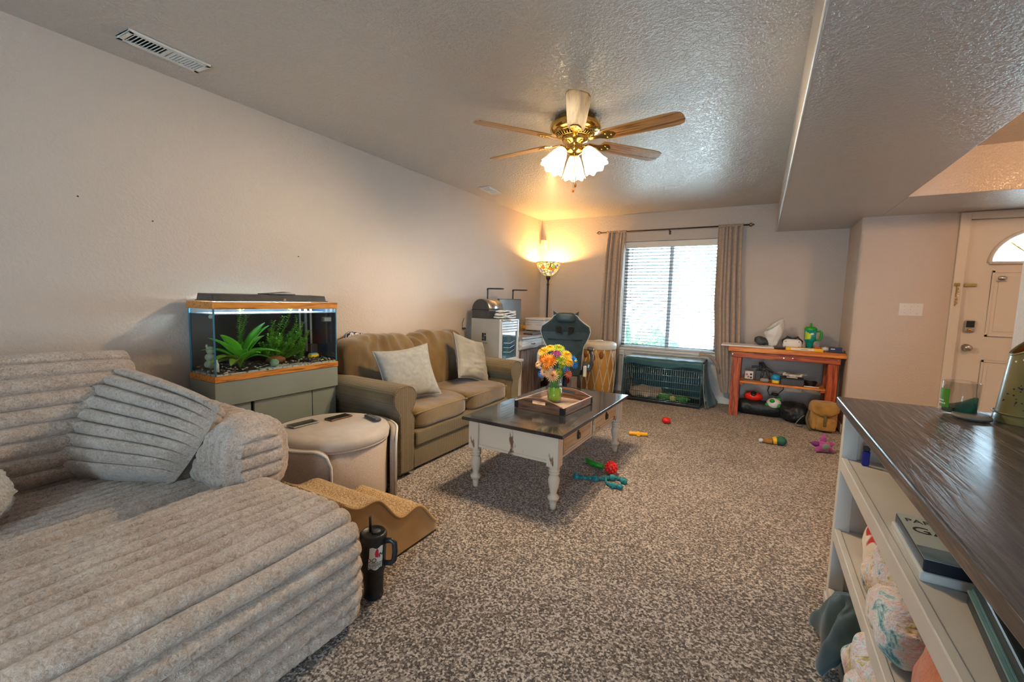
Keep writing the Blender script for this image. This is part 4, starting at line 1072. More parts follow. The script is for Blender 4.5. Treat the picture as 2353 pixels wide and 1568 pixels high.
# bread-bin shaped box on the tower
bb = thing('roll_top_bin', 'black and silver round-topped bin on the computer tower', 'bin', (-2.685, 4.14, 1.03))
sec = [(-.112, 0), (.112, 0), (.112, .10)] + [(.112 * math.cos(a), .10 + .112 * math.sin(a)) for a in [PI * k / 16 for k in range(1, 16)]] + [(-.112, .10)]
MB().prism([(x * .99, -.15, z) for x, z in sec], (0, .008, 0)).build('end_cap', M['dark'], bb, .002)
MB().prism([(x * .99, .150, z) for x, z in sec], (0, .008, 0)).build('end_cap', M['dark'], bb, .002)
MB().prism([(-.11, -.142, 0), (.11, -.142, 0), (.11, -.142, .10), (-.11, -.142, .10)], (0, .292, 0)).build('lower_box', M['dark'], bb, .002)
MB().grid(lambda u, v: Vector((.113 * math.cos(PI * u), -.143 + .294 * v, .10 + .113 * math.sin(PI * u))), 20, 2).build('roll_cover', M['steel'], bb, solid=.003)
box('cap_band', (-.115, .115, -.153, -.149, .092, .10), M['black'], bb, .001)
pstk = None
for k in range(4):
    o = MB().grid(lambda u, v, k=k: Vector((-.055 + .11 * u, -.14 + .28 * v, .006 * math.sin(6 * v + k * 2) + .003 * math.sin(9 * u))), 8, 14).build('paper_booklet', M['white_paper'], None, solid=.014)
    o.location = (-2.46, 4.15 + .006 * k, 1.046 + k * .022); o.rotation_euler = (0, 0, R(2 * k - 3))
    tag(o, ['lowest white booklet stacked on the computer tower', 'second white booklet from the bottom on the computer tower', 'third white booklet from the bottom on the computer tower', 'topmost white booklet stacked on the computer tower'][k], 'booklet', 'booklets on the computer tower')
tag(MB().grid(lambda u, v: Vector((-2.42 + .11 * u, 4.02 + .10 * v - .03 * u, 1.035 - .03 * u * u + .004 * math.sin(5 * v))), 8, 6).build('grey_card', M['grey'], solid=.002), 'grey card drooping over the computer tower front edge', 'card')
tag(MB().ball((-2.62, 3.895, .612), .034, 20, 14).build('red_toy_ball', M['red']), 'small red ball on the white stand beside the tower', 'ball')
tag(MB().ball((-2.70, 3.90, .598), (.028, .022, .02), 16, 10).build('teal_toy', pm('teal_toy', (.15, .5, .55), (.2, .6, .62), rough=.4)), 'small teal toy next to the red ball on the stand', 'toy')
tag(MB().ball((-2.76, 3.905, .60), (.03, .02, .022), 16, 10).build('white_toy', M['white_plastic']), 'small white toy behind the teal toy on the stand', 'toy')
sck = thing('wall_cable', 'black cable clip with thin cord on the wall behind the tower', 'cable', (XL + .012, 4.06, .90))
MB().tube([(0, 0, 0), (.02, -.03, .01), (.01, -.07, .005)], .006, 6).tube([(0, -.05, .0), (.004, -.06, .06), (.004, -.03, .12)], .0025, 5).build('cord', M['black'], sck)

mon = thing('monitor', 'switched-off grey computer monitor on the desk', 'monitor', (-2.70, 4.66, .818))
MB().lathe([(0, 0), (.10, 0), (.10, .010), (.02, .016), (.018, .13), (0, .13)], n=24).build('stand', M['dark'], mon)
box('bezel', (-.015, .012, -.275, .275, .115, .435), M['dark'], mon, .005)
box('screen', (.012, .014, -.262, .262, .13, .422), pm('dull_screen', (.13, .135, .14), (.15, .155, .16), scale=3, rough=.35), mon, 0)
def desk_lamp(loc, label, rz=0):
    t = thing('desk_lamp', label, 'desk lamp', loc, rz, 'clamp lamps over the desk')
    MB().box(-.025, .025, -.02, .02, 0, .02).build('clamp', M['dark'], t, .003)
    MB().tube([(0, 0, .02), (0, 0, .54)], .009, 8).build('post', M['dark'], t)
    MB().ball((0, 0, .545), .014, 10, 8).build('joint', M['dark'], t)
    MB().sbox((.105, .02, .009), (.10, 0, .553), 4, 8).build('lamp_head', M['dark'], t)
desk_lamp((-2.885, 4.44, .818), 'black clamp lamp with flat bar head behind the round-topped bin', R(15))
desk_lamp((-2.845, 4.99, .818), 'black clamp lamp with flat bar head behind the monitor edge', R(5))
kbd = thing('keyboard', 'dark computer keyboard on the desk in front of the printer', 'keyboard', (-2.47, 4.93, .818), R(2))
box('key_tray', (-.065, .065, -.215, .215, 0, .016), M['dark'], kbd, .004)
ky = MB()
for i in range(5):
    for j in range(15): ky.box(-.055 + .0225 * i, -.036 + .0225 * i, -.205 + .0275 * j, -.181 + .0275 * j, .015, .022)
ky.build('keycaps', pm('keycap_grey', (.10, .11, .13), (.14, .15, .17), scale=9, rough=.5), kbd)['kind'] = 'stuff'
prn = thing('printer', 'white boxy printer on the far end of the desk', 'printer', (-2.675, 5.50, .818))
box('printer_body', (-.145, .145, -.20, .20, .012, .15), M['white_plastic'], prn, .014, 3)
box('scanner_lid', (-.147, .147, -.202, .202, .153, .182), M['white_plastic'], prn, .01, 3)
box('foot', (-.13, .13, -.18, .18, 0, .012), M['dark'], prn, .002)
MB().box(-.12, .10, -.2035, -.1995, .120, .124).box(-.125, -.04, -.2035, -.1995, .085, .089).box(.03, .11, -.2035, -.1995, .09, .094).build('panel_lines', M['grey'], prn)
MB().box(.145, .1475, -.12, .12, .04, .07).build('paper_slot', M['dark'], prn)
yf = thing('dried_flower', 'small yellow dried flower beside the printer', 'flower', (-2.80, 5.22, .818), 0)
MB().tube([(0, 0, 0), (.01, .01, .06), (.0, .0, .12)], .003, 6).build('stem', pm('dry_stem', (.2, .1, .03), (.25, .13, .05), rough=.8), yf)
pt = MB()
for k in range(9):
    a = 2 * PI * k / 9
    pt.ball((.022 * math.cos(a), .022 * math.sin(a), .05 + .008 * (k % 3)), (.014, .012, .018), 8, 6)
pt.build('petals', pm('dry_yellow', (.75, .40, .03), (.8, .5, .08), rough=.7), yf)
msd = MB().sbox((.055, .09, .012), (-2.42, 5.19, .831), 3, 8)
tag(msd.build('flat_case', M['black']), 'flat black case lying on the desk before the printer', 'case')
tbx = thing('tissue_box', 'white box with a red oval under the desk', 'box', (-2.15, 5.30, 0), R(3))
box('carton', (-.09, .09, -.12, .12, 0, .30), M['white_paper'], tbx, .002)
MB().prism([(.03 + .035 * math.cos(2 * PI * k / 20), -.1215, .22 + .045 * math.sin(2 * PI * k / 20)) for k in range(20)], (0, .0012, 0)).build('red_oval', M['sticker_red'], tbx)

# ================================================================== gaming chair (seen from behind)
M['gleather'] = pm('teal_black_leatherette', (.028, .052, .065), (.04, .068, .082), scale=14, rough=.38, bump=.2, bscale=120, dist=.001)
M['gtrim'] = pm('pale_piping', (.55, .60, .62), (.6, .65, .67), scale=12, rough=.5)
M['slot_shade'] = M['hole_shade']
gc = thing('gaming_chair', 'dark teal gaming chair turned away at the desk', 'chair', (-1.955, 4.72, 0), R(20))
# local: chair faces +y, back toward -y
bo = [(.0, .40), (.17, .40), (.19, .48), (.195, .62), (.205, .74), (.255, .84), (.275, .91), (.262, .965), (.19, 1.015), (.15, 1.05), (.125, 1.085), (.085, 1.10), (0, 1.105)]
pts = [(x, z) for x, z in bo] + [(-x, z) for x, z in bo[::-1][1:-1]]
def lean(x, y, z): return (x, y - .18 * (z - .4) * .9, z)
bk = MB(); n = len(pts)
lay = [(-.20, .93), (-.225, 1.0), (-.235, .985), (-.15, 1.0), (-.13, .96)]
lay = [(-.245, .955), (-.232, 1.0), (-.16, 1.0), (-.145, .95)]
vs = []
for (yy, sc_) in lay:
    for (x, z) in pts:
        vs.append(lean(x * sc_, yy - .02 * (abs(x) / .27) ** 2 * -1.5, .75 + (z - .75) * sc_))
bk.add(vs, [(i * n + k, i * n + (k + 1) % n, (i + 1) * n + (k + 1) % n, (i + 1) * n + k) for i in range(3) for k in range(n)], True)
bk.add(vs[:n], [tuple(range(n - 1, -1, -1))]).add(vs[-n:], [tuple(range(n))])
bk_o = bk.build('backrest', M['gleather'], gc)
MB().tube([lean(x * 1.0, -.232 + .03 * (abs(x) / .27) ** 2, .75 + (z - .75)) for x, z in pts if z > .45], .006, 6).build('side_piping', M['gtrim'], bk_o)
for sg in (-1, 1):
    MB().prism([lean(sg * x, -.252, z) for x, z in ((.035, .885), (.085, .895), (.095, .955), (.06, .965), (.035, .955))], (0, .012, 0)).build('belt_slot_shade', M['slot_shade'], bk_o)  # solid black inset painted as the shade of an open slot
    MB().tube([lean(sg * .03, -.251, .87), lean(sg * .10, -.251, .885), lean(sg * .105, -.25, .97), lean(sg * .03, -.251, .965)], .005, 6, closed=True).build('slot_bezel', M['gleather'], bk_o)
MB().tube([lean(-.19, -.232, .82), lean(0, -.25, .815), lean(.19, -.232, .82)], .004, 6).build('back_seam', M['black'], bk_o)
MB().sbox((.115, .045, .055), lean(0, -.215, 1.065), 3.2, 10).build('headrest', M['gleather'], gc)
for sg in (-1, 1):
    MB().prism([lean(sg * .08, -.18, 1.09), lean(sg * .135, -.18, 1.07), lean(sg * .14, -.18, 1.135)], (0, .03, 0)).build('strap_tab', M['gleather'], gc)
MB().sbox((.25, .25, .055), (0, .05, .445), 4, 12).build('seat', M['gleather'], gc)
for sg in (-1, 1):
    MB().sbox((.05, .22, .05), (sg * .235, .05, .475), 3, 8).build('seat_bolster', M['gleather'], gc)
    MB().tube([(sg * .24, -.17, .46), (sg * .285, -.17, .47), (sg * .305, -.16, .53), (sg * .305, -.15, .63), (sg * .285, -.12, .675), (sg * .285, .10, .68), (sg * .285, .14, .66), (sg * .305, .12, .60), (sg * .305, .08, .50), (sg * .24, .06, .45)], .018, 10).build('armrest', M['gtrim'] if sg < 0 else M['dark'], gc)
    MB().sbox((.04, .13, .015), (sg * .285, -.01, .695), 4, 8).build('arm_pad', M['dark'], gc)
    box('hinge_cover', (sg * .23 - .02, sg * .23 + .02, -.24, -.16, .40, .52), M['white_plastic'], gc, .012, 3)
MB().cyl((0, .03, .10), (0, .03, .40), .028, n=16).lathe([(0, 0), (.05, 0), (.045, .05), (0, .05)], c=(0, .03, .075), n=16).build('gas_lift', M['dark'], gc)
for k in range(5):
    a = 2 * PI * k / 5 + .3
    p = Vector((.31 * math.cos(a), .03 + .31 * math.sin(a), .065))
    lgp = MB().tube([(.03 * math.cos(a), .03 + .03 * math.sin(a), .10), p + Vector((0, 0, .01))], [.028, .02], 8).build('base_leg', M['dark'], gc)
    MB().cyl(p + Vector((-.018 * math.sin(a), .018 * math.cos(a), -.035)), p + Vector((.018 * math.sin(a), -.018 * math.cos(a), -.035)), .03, n=16).build('caster', M['black'], lgp)
# ================================================================== log drum
M['drum_wood'] = pm('honey_log', (.48, .20, .03), (.68, .36, .08), scale=5, rough=.4, stretch=(1, 1, .35), detail=4, coat=.2)
M['hide'] = pm('rawhide', (.72, .64, .50), (.80, .74, .62), scale=9, rough=.55)
dr = thing('drum', 'tall honey-coloured log drum laced with rawhide beside the window', 'drum', (-1.86, 5.61, 0))
MB().lathe([(0, .0), (.205, .0), (.222, .03), (.232, .2), (.235, .4), (.230, .64), (0, .64)], n=48).build('shell', M['drum_wood'], dr)
MB().lathe([(0, .715), (.10, .715), (.21, .712), (.236, .70), (.243, .68), (.242, .63), (.238, .622)], n=48).build('drum_head', M['hide'], dr)
nL = 14
for k in range(nL):
    a = 2 * PI * k / nL; da = 2.4 * PI / nL
    pts_ = []
    for q in range(9):
        t = q / 8; z = .63 - .58 * t; aa = a + da * t
        r = .240 - .012 * abs(t - .45)
        if t > .9: r = .232
        pts_.append((r * math.cos(aa), r * math.sin(aa), z))
    MB().tube(pts_, .0065, 5).build('lace', M['hide'], dr)
    pts_ = [(math.cos(2 * a - math.atan2(p[1], p[0])) * math.hypot(p[0], p[1]), math.sin(2 * a - math.atan2(p[1], p[0])) * math.hypot(p[0], p[1]), p[2]) for p in pts_]
    MB().tube(pts_, .0065, 5).build('lace', M['hide'], dr)
for k in range(5):
    a = R(-112 + 26 * (k - 2)); r = .2355
    MB().ball((r * math.cos(a) * .985, r * math.sin(a) * .985, .555 - .03 * (k % 2)), (.03, .03, .05), 12, 10).build('bark_scar', pm('bark_brown_%d' % k, (.22, .07, .012), (.34, .13, .03), scale=30, rough=.5), dr)
MB().tube([(-.08, -.14, .722), (.0, -.08, .735), (.06, .02, .728)], .008, 8).build('carry_loop', M['hide'], dr)
cnd = MB().tube([(-1.60, 5.92, .02), (-1.595, 5.915, .25), (-1.60, 5.93, .5), (-1.60, 5.99, .58)], .008, 6)
tag(cnd.build('extension_cord', M['white_plastic']), 'white cord hanging on the wall between drum and crate', 'cord')

# ================================================================== covered dog crate
M['crate_wire'] = pm('crate_wire', (.22, .34, .36), (.28, .40, .42), scale=10, rough=.25, metal=.8)
M['crate_cover'] = pm('teal_black_cover', (.018, .085, .105), (.03, .12, .145), scale=6, rough=.45, sheen=.3, bump=.4, bscale=10, dist=.02)
cr_ = thing('dog_crate', 'black wire dog crate under a dark teal cover below the window', 'crate', (-1.005, 5.72, 0))
x0, x1, y0, y1, hh = -.455, .455, -.225, .225, .545
fr = MB()
for (a, b) in (((x0, y0), (x1, y0)), ((x0, y1), (x1, y1)), ((x0, y0), (x0, y1)), ((x1, y0), (x1, y1))):
    for z in (.04, hh): fr.tube([(a[0], a[1], z), (b[0], b[1], z)], .004, 6)
for x in (x0, x1):
    for y in (y0, y1): fr.tube([(x, y, .0), (x, y, hh)], .004, 6)
fr.build('frame', M['crate_wire'], cr_)
def bars(name, n, fnp, r=.0022):
    src = None
    for k in range(n):
        t = k / (n - 1); a, b = Vector(fnp(t)[0]), Vector(fnp(t)[1])
        MB().tube([a, b], r, 5).build(name, M['crate_wire'], cr_)
bars('upright_wire', 36, lambda t: ((x0 + (x1 - x0) * t, y0, .03), (x0 + (x1 - x0) * t, y0, hh - .01)), .0026)
bars('cross_wire', 7, lambda t: ((x0, y0 - .003, .06 + .46 * t), (x1, y0 - .003, .06 + .46 * t)), .0036)
bars('end_wire', 14, lambda t: ((x1, y0 + (y1 - y0) * t, .03), (x1, y0 + (y1 - y0) * t, hh)), .002)
box('tray_pan', (x0 + .006, x1 - .006, y0 + .006, y1 - .006, .012, .032), M['black'], cr_, .004)
# cover: top, back, left end and short front valance, long loose flap on the right
def cov(u, v):
    # v wraps from front valance over the top and down the back
    x = x0 - .012 + (x1 - x0 + .024) * u
    path = [(y0 - .012, hh - .075), (y0 - .012, hh + .0), (y0 + .02, hh + .016), (0, hh + .012), (y1 - .01, hh + .014), (y1 + .012, hh - .01), (y1 + .012, .05)]
    t = v * (len(path) - 1); i = min(int(t), len(path) - 2); q = t - i
    y, z = path[i][0] * (1 - q) + path[i + 1][0] * q, path[i][1] * (1 - q) + path[i + 1][1] * q
    wv = .006 * noise.noise(Vector((x * 14, y * 14, z * 9)))
    if v < .16: z += .012 * math.sin(9 * u) - .01 * noise.noise(Vector((x * 7, 0, 0)))
    return Vector((x, y + wv - (.004 if v < .16 else 0), z + wv))
MB().grid(cov, 44, 36).build('cover_top', M['crate_cover'], cr_, solid=.004)
MB().grid(lambda u, v: Vector((x0 - .014 - .012 * v + .006 * math.sin(6 * u), y0 + (y1 - y0) * u, hh - (hh - .03) * v)), 14, 14).build('cover_end', M['crate_cover'], cr_, solid=.004)
def flap(u, v):
    y = y0 - .01 + (y1 - y0 + .02) * u; z = hh - (hh - .015) * v
    return Vector((x1 + .012 + .16 * v * v * (.5 + .5 * u) + .012 * math.sin(9 * u + 3 * v), y + .02 * v, z))
MB().grid(flap, 26, 22).build('cover_flap', M['crate_cover'], cr_, solid=.004)
MB().tube([(x1 + .02 + .05 * (k / 12) ** 2, y0 - .018, hh - (hh - .03) * k / 12) for k in range(13)], .006, 6).build('cover_zip', pm('zip_grey', (.16, .22, .24), (.22, .28, .3), rough=.4), cr_)
M['crate_bed'] = pm('beige_bedding', (.45, .34, .26), (.58, .47, .38), scale=8, rough=.9, sheen=.3)
bd = MB().sbox((.20, .17, .06), (-1.22, 5.70, .095), 3, 16, fn=lambda p: p + Vector((0, 0, .03 * noise.noise(p * 12))))
tag(bd.build('crate_bedding', M['crate_bed']), 'beige bedding bunched in the left half of the crate', 'blanket')
M['plush_green'] = pm('green_plush', (.03, .18, .05), (.16, .38, .10), scale=30, rough=.9, bump=.6, bscale=70)
for (p, r, lb) in (((-.98, 5.66, .075), (.11, .11, .045), 'green toy lying in the middle of the crate'), ((-.77, 5.64, .07), (.09, .10, .04), 'green mottled toy lying in the right half of the crate')):
    tag(MB().ball(p, r, 20, 14, fn=lambda d: 1 + .3 * noise.noise(d * 3.5)).build('crate_toy', M['plush_green']), lb, 'toy')
tag(MB().ball((-.87, 5.60, .07), (.045, .04, .035), 16, 10, fn=lambda d: 1 + .3 * noise.noise(d * 5)).build('yellow_green_toy', pm('lime_toy', (.55, .55, .12), (.62, .6, .25), rough=.8)), 'pale lime knot toy at the crate front', 'toy')

# ================================================================== redwood workbench
M['redwood'] = wood('stained_redwood', ((.16, .02, .006), (.42, .085, .02), (.52, .13, .03)), scale=8, along='X', rough=.5, bump=.2)
M['redwood_v'] = wood('stained_redwood_upright', ((.16, .02, .006), (.42, .08, .018), (.52, .12, .028)), scale=8, along='Z', rough=.5, bump=.2)
M['orange_edge'] = wood('orange_pine', ((.48, .12, .012), (.74, .25, .03), (.80, .31, .045)), scale=7, along='X', rough=.45)
wt = thing('workbench', 'red-stained wooden workbench with one shelf against the back wall', 'workbench', (.255, 5.69, 0))
yf_ = -.245
for k in range(3):
    box('top_board', (-.535, .535, yf_ - .03 + .133 * k, yf_ - .03 + .133 * k + .130, .735, .782), M['orange_edge'] if k == 0 else M['redwood'], wt, .004)
box('apron', (-.50, .49, yf_ - .012, yf_ + .022, .668, .733), M['redwood'], wt, .003)
box('apron', (-.50, .49, .07, .105, .668, .733), M['redwood'], wt, .003)
for (x, y) in ((-.445, yf_ + .045), (.435, yf_ + .045), (-.445, .06), (.435, .06)):
    box('leg', (x - .046, x + .046, y - .046, y + .03, 0, .667), M['redwood_v'], wt, .004)
for k in range(2):
    box('shelf_board', (-.40, .39, yf_ + .01 + .148 * k, yf_ + .01 + .148 * k + .144, .380, .400), M['orange_edge'], wt, .002)
box('shelf_cleat', (-.40, -.36, yf_ + .02, .05, .355, .379), M['redwood'], wt, .002)
box('shelf_cleat', (.35, .39, yf_ + .02, .05, .355, .379), M['redwood'], wt, .002)
for (x, z) in ((-.49, .70), (.0, .695), (.08, .70), (.47, .715)):
    MB().cyl((x, yf_ - .012, z), (x, yf_ - .0145, z), .006, n=10).build('screw_head', M['steel'], wt)
ZT = .783
tag(MB().box(-.36, .16, 5.47, 5.79, ZT, ZT + .016).build('white_board', M['white_plastic'], None, .004), 'flat white board overhanging the workbench left end', 'board')
bag = thing('plastic_bag', 'upright crumpled white plastic bag on the workbench', 'bag', (.155, 5.715, ZT + .017))
def bagf(u, v):
    a = 2 * PI * u; r = .045 + .05 * math.sin(PI * min(1, v * 1.1) * .62)
    r *= 1 + .18 * noise.noise(Vector((math.cos(a) * 1.8, math.sin(a) * 1.8, v * 3)))
    z = .0 + .235 * v + (.07 * math.cos(a - .3) * v * v)
    k = 1 - .35 * max(0, v - .6)
    return Vector((r * k * math.cos(a), r * k * .7 * math.sin(a), max(0, z)))
M['bag'] = pm('thin_white_plastic', (.70, .70, .69), (.78, .78, .77), scale=6, rough=.35, bump=.5, bscale=14, dist=.02)
MB().grid(bagf, 40, 24, closeu=True).build('bag_skin', M['bag'], bag, solid=.001)
tag(MB().sbox((.085, .06, .045), (.05, 5.735, ZT + .062), 2.6, 14, fn=lambda p: p + Vector((0, 0, .03 * noise.noise(p * 22)))).build('cloth_heap', M['dark']), 'dark cloth heap behind the white bag on the workbench', 'cloth')
vr = thing('vr_headset', 'white virtual reality headset with dark strap on the workbench', 'headset', (.328, 5.60, ZT), R(-3))
MB().sbox((.088, .05, .055), (0, 0, .056), 3.4, 14).build('visor', M['white_plastic'], vr)
MB().tube([(-.085, .02, .06), (-.092, .10, .085), (-.05, .14, .12), (0, .10, .105), (.05, .14, .12), (.092, .10, .085), (.085, .02, .06)], .009, 8).tube([(-.08, .01, .09), (-.05, .03, .135), (0, .02, .115), (.05, .03, .135), (.08, .01, .09)], .008, 8).build('strap', M['black'], vr)
for (x, z) in ((-.06, .085), (.06, .085), (-.062, .03), (.062, .03)): MB().ball((x, -.045, z), (.005, .004, .005), 8, 6).build('camera_lens', M['black'], vr)
gcup = thing('green_cup', 'green insulated travel cup with handle on the workbench', 'cup', (.492, 5.70, ZT))
M['cup_green'] = pm('bright_green_plastic', (.01, .30, .02), (.015, .38, .03), scale=8, rough=.35)
M['cup_teal'] = pm('teal_print', (.005, .27, .20), (.02, .42, .42), scale=14, rough=.35)
MB().lathe([(0, 0), (.034, 0), (.036, .07), (.040, .085), (.052, .10), (.055, .215), (0, .215)], n=32).build('cup_body', M['cup_teal'], gcup)
cl_ = MB().lathe([(.056, .213), (.057, .232), (.046, .247), (.018, .252), (0, .252)], n=32).build('lid', M['cup_green'], gcup)
MB().lathe([(.011, .25), (.010, .285), (.006, .29), (0, .29)], n=14).build('spout', M['cup_green'], cl_)
MB().tube([(.05, 0, .20), (.085, 0, .205), (.10, 0, .19), (.10, 0, .14), (.09, 0, .11), (.05, 0, .105)], .011, 10).build('handle', M['cup_green'], gcup)
dcl = MB().grid(lambda u, v: Vector((.0558 * math.cos(R(-150) + R(62) * u), .0558 * math.sin(R(-150) + R(62) * u), .11 + .095 * v * (1 - .45 * u) + .01 * u)), 12, 6).build('print_patch', pm('lime_print', (.45, .62, .02), (.6, .7, .05), scale=30, rough=.4), gcup)
MB().grid(lambda u, v: Vector((.056 * math.cos(R(-96) + R(40) * u), .056 * math.sin(R(-96) + R(40) * u), .175 + .024 * (v - .5) * math.sin(PI * u))), 10, 4).build('print_swirl', M['white_plastic'], gcup)
tap = thing('yellow_folder', 'yellow folder with white label along the workbench front edge', 'folder', (.43, 5.50, ZT), R(1))
box('folder', (-.165, .165, -.045, .05, 0, .030), pm('folder_yellow', (.80, .46, .01), (.86, .52, .02), scale=7, rough=.5), tap, .003)
box('label', (-.12, .085, -.0465, -.0445, .006, .028), M['white_paper'], tap, 0)
MB().box(-.03, .03, -.0475, -.0463, .015, .018).build('label_line', M['ink'], tap)
trd = thing('tape_roll', 'roll of red tape beside the green cup', 'tape', (.555, 5.62, ZT))
MB().lathe([(.020, 0), (.033, 0), (.033, .045), (.020, .045), (.020, 0)], n=28).build('roll', pm('red_tape', (.50, .08, .04), (.58, .12, .07), scale=9, rough=.3), trd)
MB().lathe([(.017, .001), (.0198, .001), (.0198, .044), (.017, .044), (.017, .001)], n=28).build('core', M['white_paper'], trd)
bxb = thing('battery_box', 'small dark blue carton at the workbench right end', 'box', (.705, 5.55, ZT), R(-3))
box('carton', (-.055, .055, -.03, .03, 0, .052), pm('navy_card', (.01, .015, .07), (.02, .03, .12), scale=12, rough=.4), bxb, .002)
MB().box(-.04, -.005, -.0312, -.0298, .030, .040).build('print_bar', M['white_paper'], bxb)
tag(MB().sbox((.07, .05, .018), (.66, 5.66, ZT + .019), 3, 10, fn=lambda p: p + Vector((0, 0, .012 * noise.noise(p * 30)))).build('white_paper_pile', M['white_paper']), 'crumpled white paper behind the blue carton', 'paper')
tag(MB().sbox((.07, .04, .012), (.215, 5.53, ZT + .013), 2.5, 10).build('dark_pouch', M['dark']), 'flat dark pouch between white board and yellow folder', 'pouch')
tag(MB().lathe([(0, 0), (.055, 0), (.058, .006), (.05, .012), (0, .012)], c=(.495, 5.57, ZT), n=28).build('coaster', pm('brown_coaster', (.25, .07, .02), (.32, .1, .03), rough=.5)), 'reddish brown coaster in front of the green cup', 'coaster')
# shelf contents
ZH = .401
cb = thing('photo_card', 'small white printed card block at the left of the workbench shelf', 'card', (-.06, 5.60, ZH))
box('card', (-.042, .042, -.006, .006, .012, .10), M['white_paper'], cb, .001)
box('foot', (-.045, .06, -.03, .03, 0, .012), M['dark'], cb, .002)
rr = random.Random(2)
for (x, z, c) in ((-.02, .06, (.6, .15, .08)), (.02, .065, (.03, .03, .03)), (-.005, .035, (.5, .2, .1)), (.022, .03, (.05, .04, .04))):
    MB().cyl((x, -.0062, z), (x, -.0075, z), .012, n=12).build('print_spot', pm('print_%d' % int(x * 1000 + z * 7000), c, c, rough=.6), cb)
tpd = thing('folded_tripod', 'black folded camera rig standing on the workbench shelf', 'tripod', (.06, 5.66, ZH))
tp = MB().box(-.055, .055, -.04, .05, 0, .11).tube([(-.10, 0, .145), (-.05, 0, .15), (0, 0, .13), (.06, 0, .12), (.12, 0, .10)], .014, 8)
tp.build('rig_body', M['dark'], tpd, .008)
for (a, b) in (((0, 0, .11), (-.02, .0, .205)), ((.0, .0, .2), (.05, 0, .13)), ((.03, 0, .15), (.11, -.02, .11)), ((.02, -.03, .12), (.0, -.05, .02)), ((.05, -.03, .13), (.09, -.05, .02))):
    MB().tube([a, b], [.018, .010], 8).build('rig_leg', M['dark'], tpd)
tag(MB().sbox((.045, .03, .022), (.095, 5.53, ZH + .024), 2.6, 10).build('grey_pouch', M['grey']), 'grey pouch in front of the black camera rig', 'pouch')
bbn = thing('blue_dome_toy', 'blue dome toy on a yellow base on the workbench shelf', 'toy', (.20, 5.515, ZH))
MB().sbox((.036, .036, .020), (0, 0, .021), 4, 8).build('base', pm('toy_yellow', (.80, .50, .02), (.85, .55, .03), rough=.4), bbn)
MB().ball((0, 0, .065), (.043, .043, .038), 20, 14).build('dome', pm('toy_blue', (.01, .30, .62), (.02, .36, .7), rough=.35), bbn)
bxk = thing('black_tray_box', 'low black box in the middle of the workbench shelf', 'box', (.352, 5.56, ZH))
box('box_body', (-.105, .105, -.07, .07, 0, .065), M['dark'], bxk, .004)
box('box_lid', (-.108, .108, -.073, .073, .066, .075), M['black'], bxk, .003)
drn = thing('toy_drone', 'folded white toy drone lying on the low black box', 'drone', (.355, 5.555, ZH + .0755), R(-8))
M['drone_white'] = pm('cream_plastic', (.66, .61, .54), (.72, .67, .60), scale=9, rough=.4)
MB().sbox((.06, .03, .016), (0, 0, .022), 2.6, 10).build('hull', M['drone_white'], drn)
for (sx_, sy_) in ((-1, -1), (1, -1), (-1, 1), (1, 1)):
    a_ = MB().tube([(sx_ * .03, sy_ * .02, .02), (sx_ * .075, sy_ * .045, .03)], .007, 8).lathe([(0, .022), (.011, .022), (.011, .042), (0, .042)], c=(sx_ * .078, sy_ * .047, 0), n=12).build('motor_arm', M['drone_white'], drn)
    MB().box(sx_ * .078 - .05, sx_ * .078 + .05, sy_ * .047 - .005, sy_ * .047 + .005, .043, .0455).build('propeller', M['drone_white'], a_, .001)
MB().cyl((-.05, -.05, .008), (.05, -.05, .008), .006, n=8).cyl((-.05, .05, .008), (.05, .05, .008), .006, n=8).build('skid', M['drone_white'], drn)
cbl = MB()
for k in range(4):
    cbl.tube([(.525 + (.045 + .004 * k) * math.cos(t), 5.62 + .05 * math.sin(t), ZH + .007 + .011 * k + .004 * math.sin(3 * t)) for t in [2 * PI * q / 20 for q in range(20)]], .006, 6, closed=True)
tag(cbl.build('cable_coil', M['black']), 'coil of black cable at the right of the workbench shelf', 'cable')
tag(MB().tube([(.46, 5.485, ZH + .006), (.59, 5.475, ZH + .006)], .006, 8).build('white_pen', M['white_plastic']), 'white pen along the front of the workbench shelf', 'pen')
pw = MB().tube([(.17, 5.765, .395), (.14, 5.77, .27), (.16, 5.77, .22), (.24, 5.77, .24), (.29, 5.77, .30), (.29, 5.765, .395)], .005, 6).sbox((.035, .02, .015), (.215, 5.77, .235), 3, 6)
tag(pw.build('hanging_power_cord', M['black']), 'black power cord looping down below the workbench shelf', 'cord')
# below the bench
M['blackbag'] = pm('black_nylon', (.008, .010, .013), (.02, .023, .027), scale=8, rough=.45, bump=.6, bscale=16, dist=.02)
tag(MB().tube([(-.14 + .44 * k / 10, 5.64 - .02 * k / 10, .088) for k in range(11)], [.078, .084, .086, .085, .086, .085, .084, .083, .080, .075, .06], 24).build('rolled_mat_bag', M['blackbag']), 'long black rolled bag lying under the workbench', 'bag')
rbh = thing('play_ball', 'red and black ball resting on the rolled black bag', 'ball', (.0, 5.66, .17))
MB().ball((0, 0, .035), (.095, .07, .055), 28, 16).build('shell', pm('scarlet', (.85, .03, .01), (.75, .025, .008), scale=9, rough=.35), rbh)
MB().ball((0, -.012, .062), (.04, .062, .032), 16, 10).build('black_patch', M['black'], rbh)
scb = thing('soccer_ball', 'white and green ball beside the red ball under the bench', 'ball', (.205, 5.61, .085))
MB().ball((0, 0, .07), (.075, .07, .065), 28, 18).build('ball_skin', M['white_plastic'], scb)
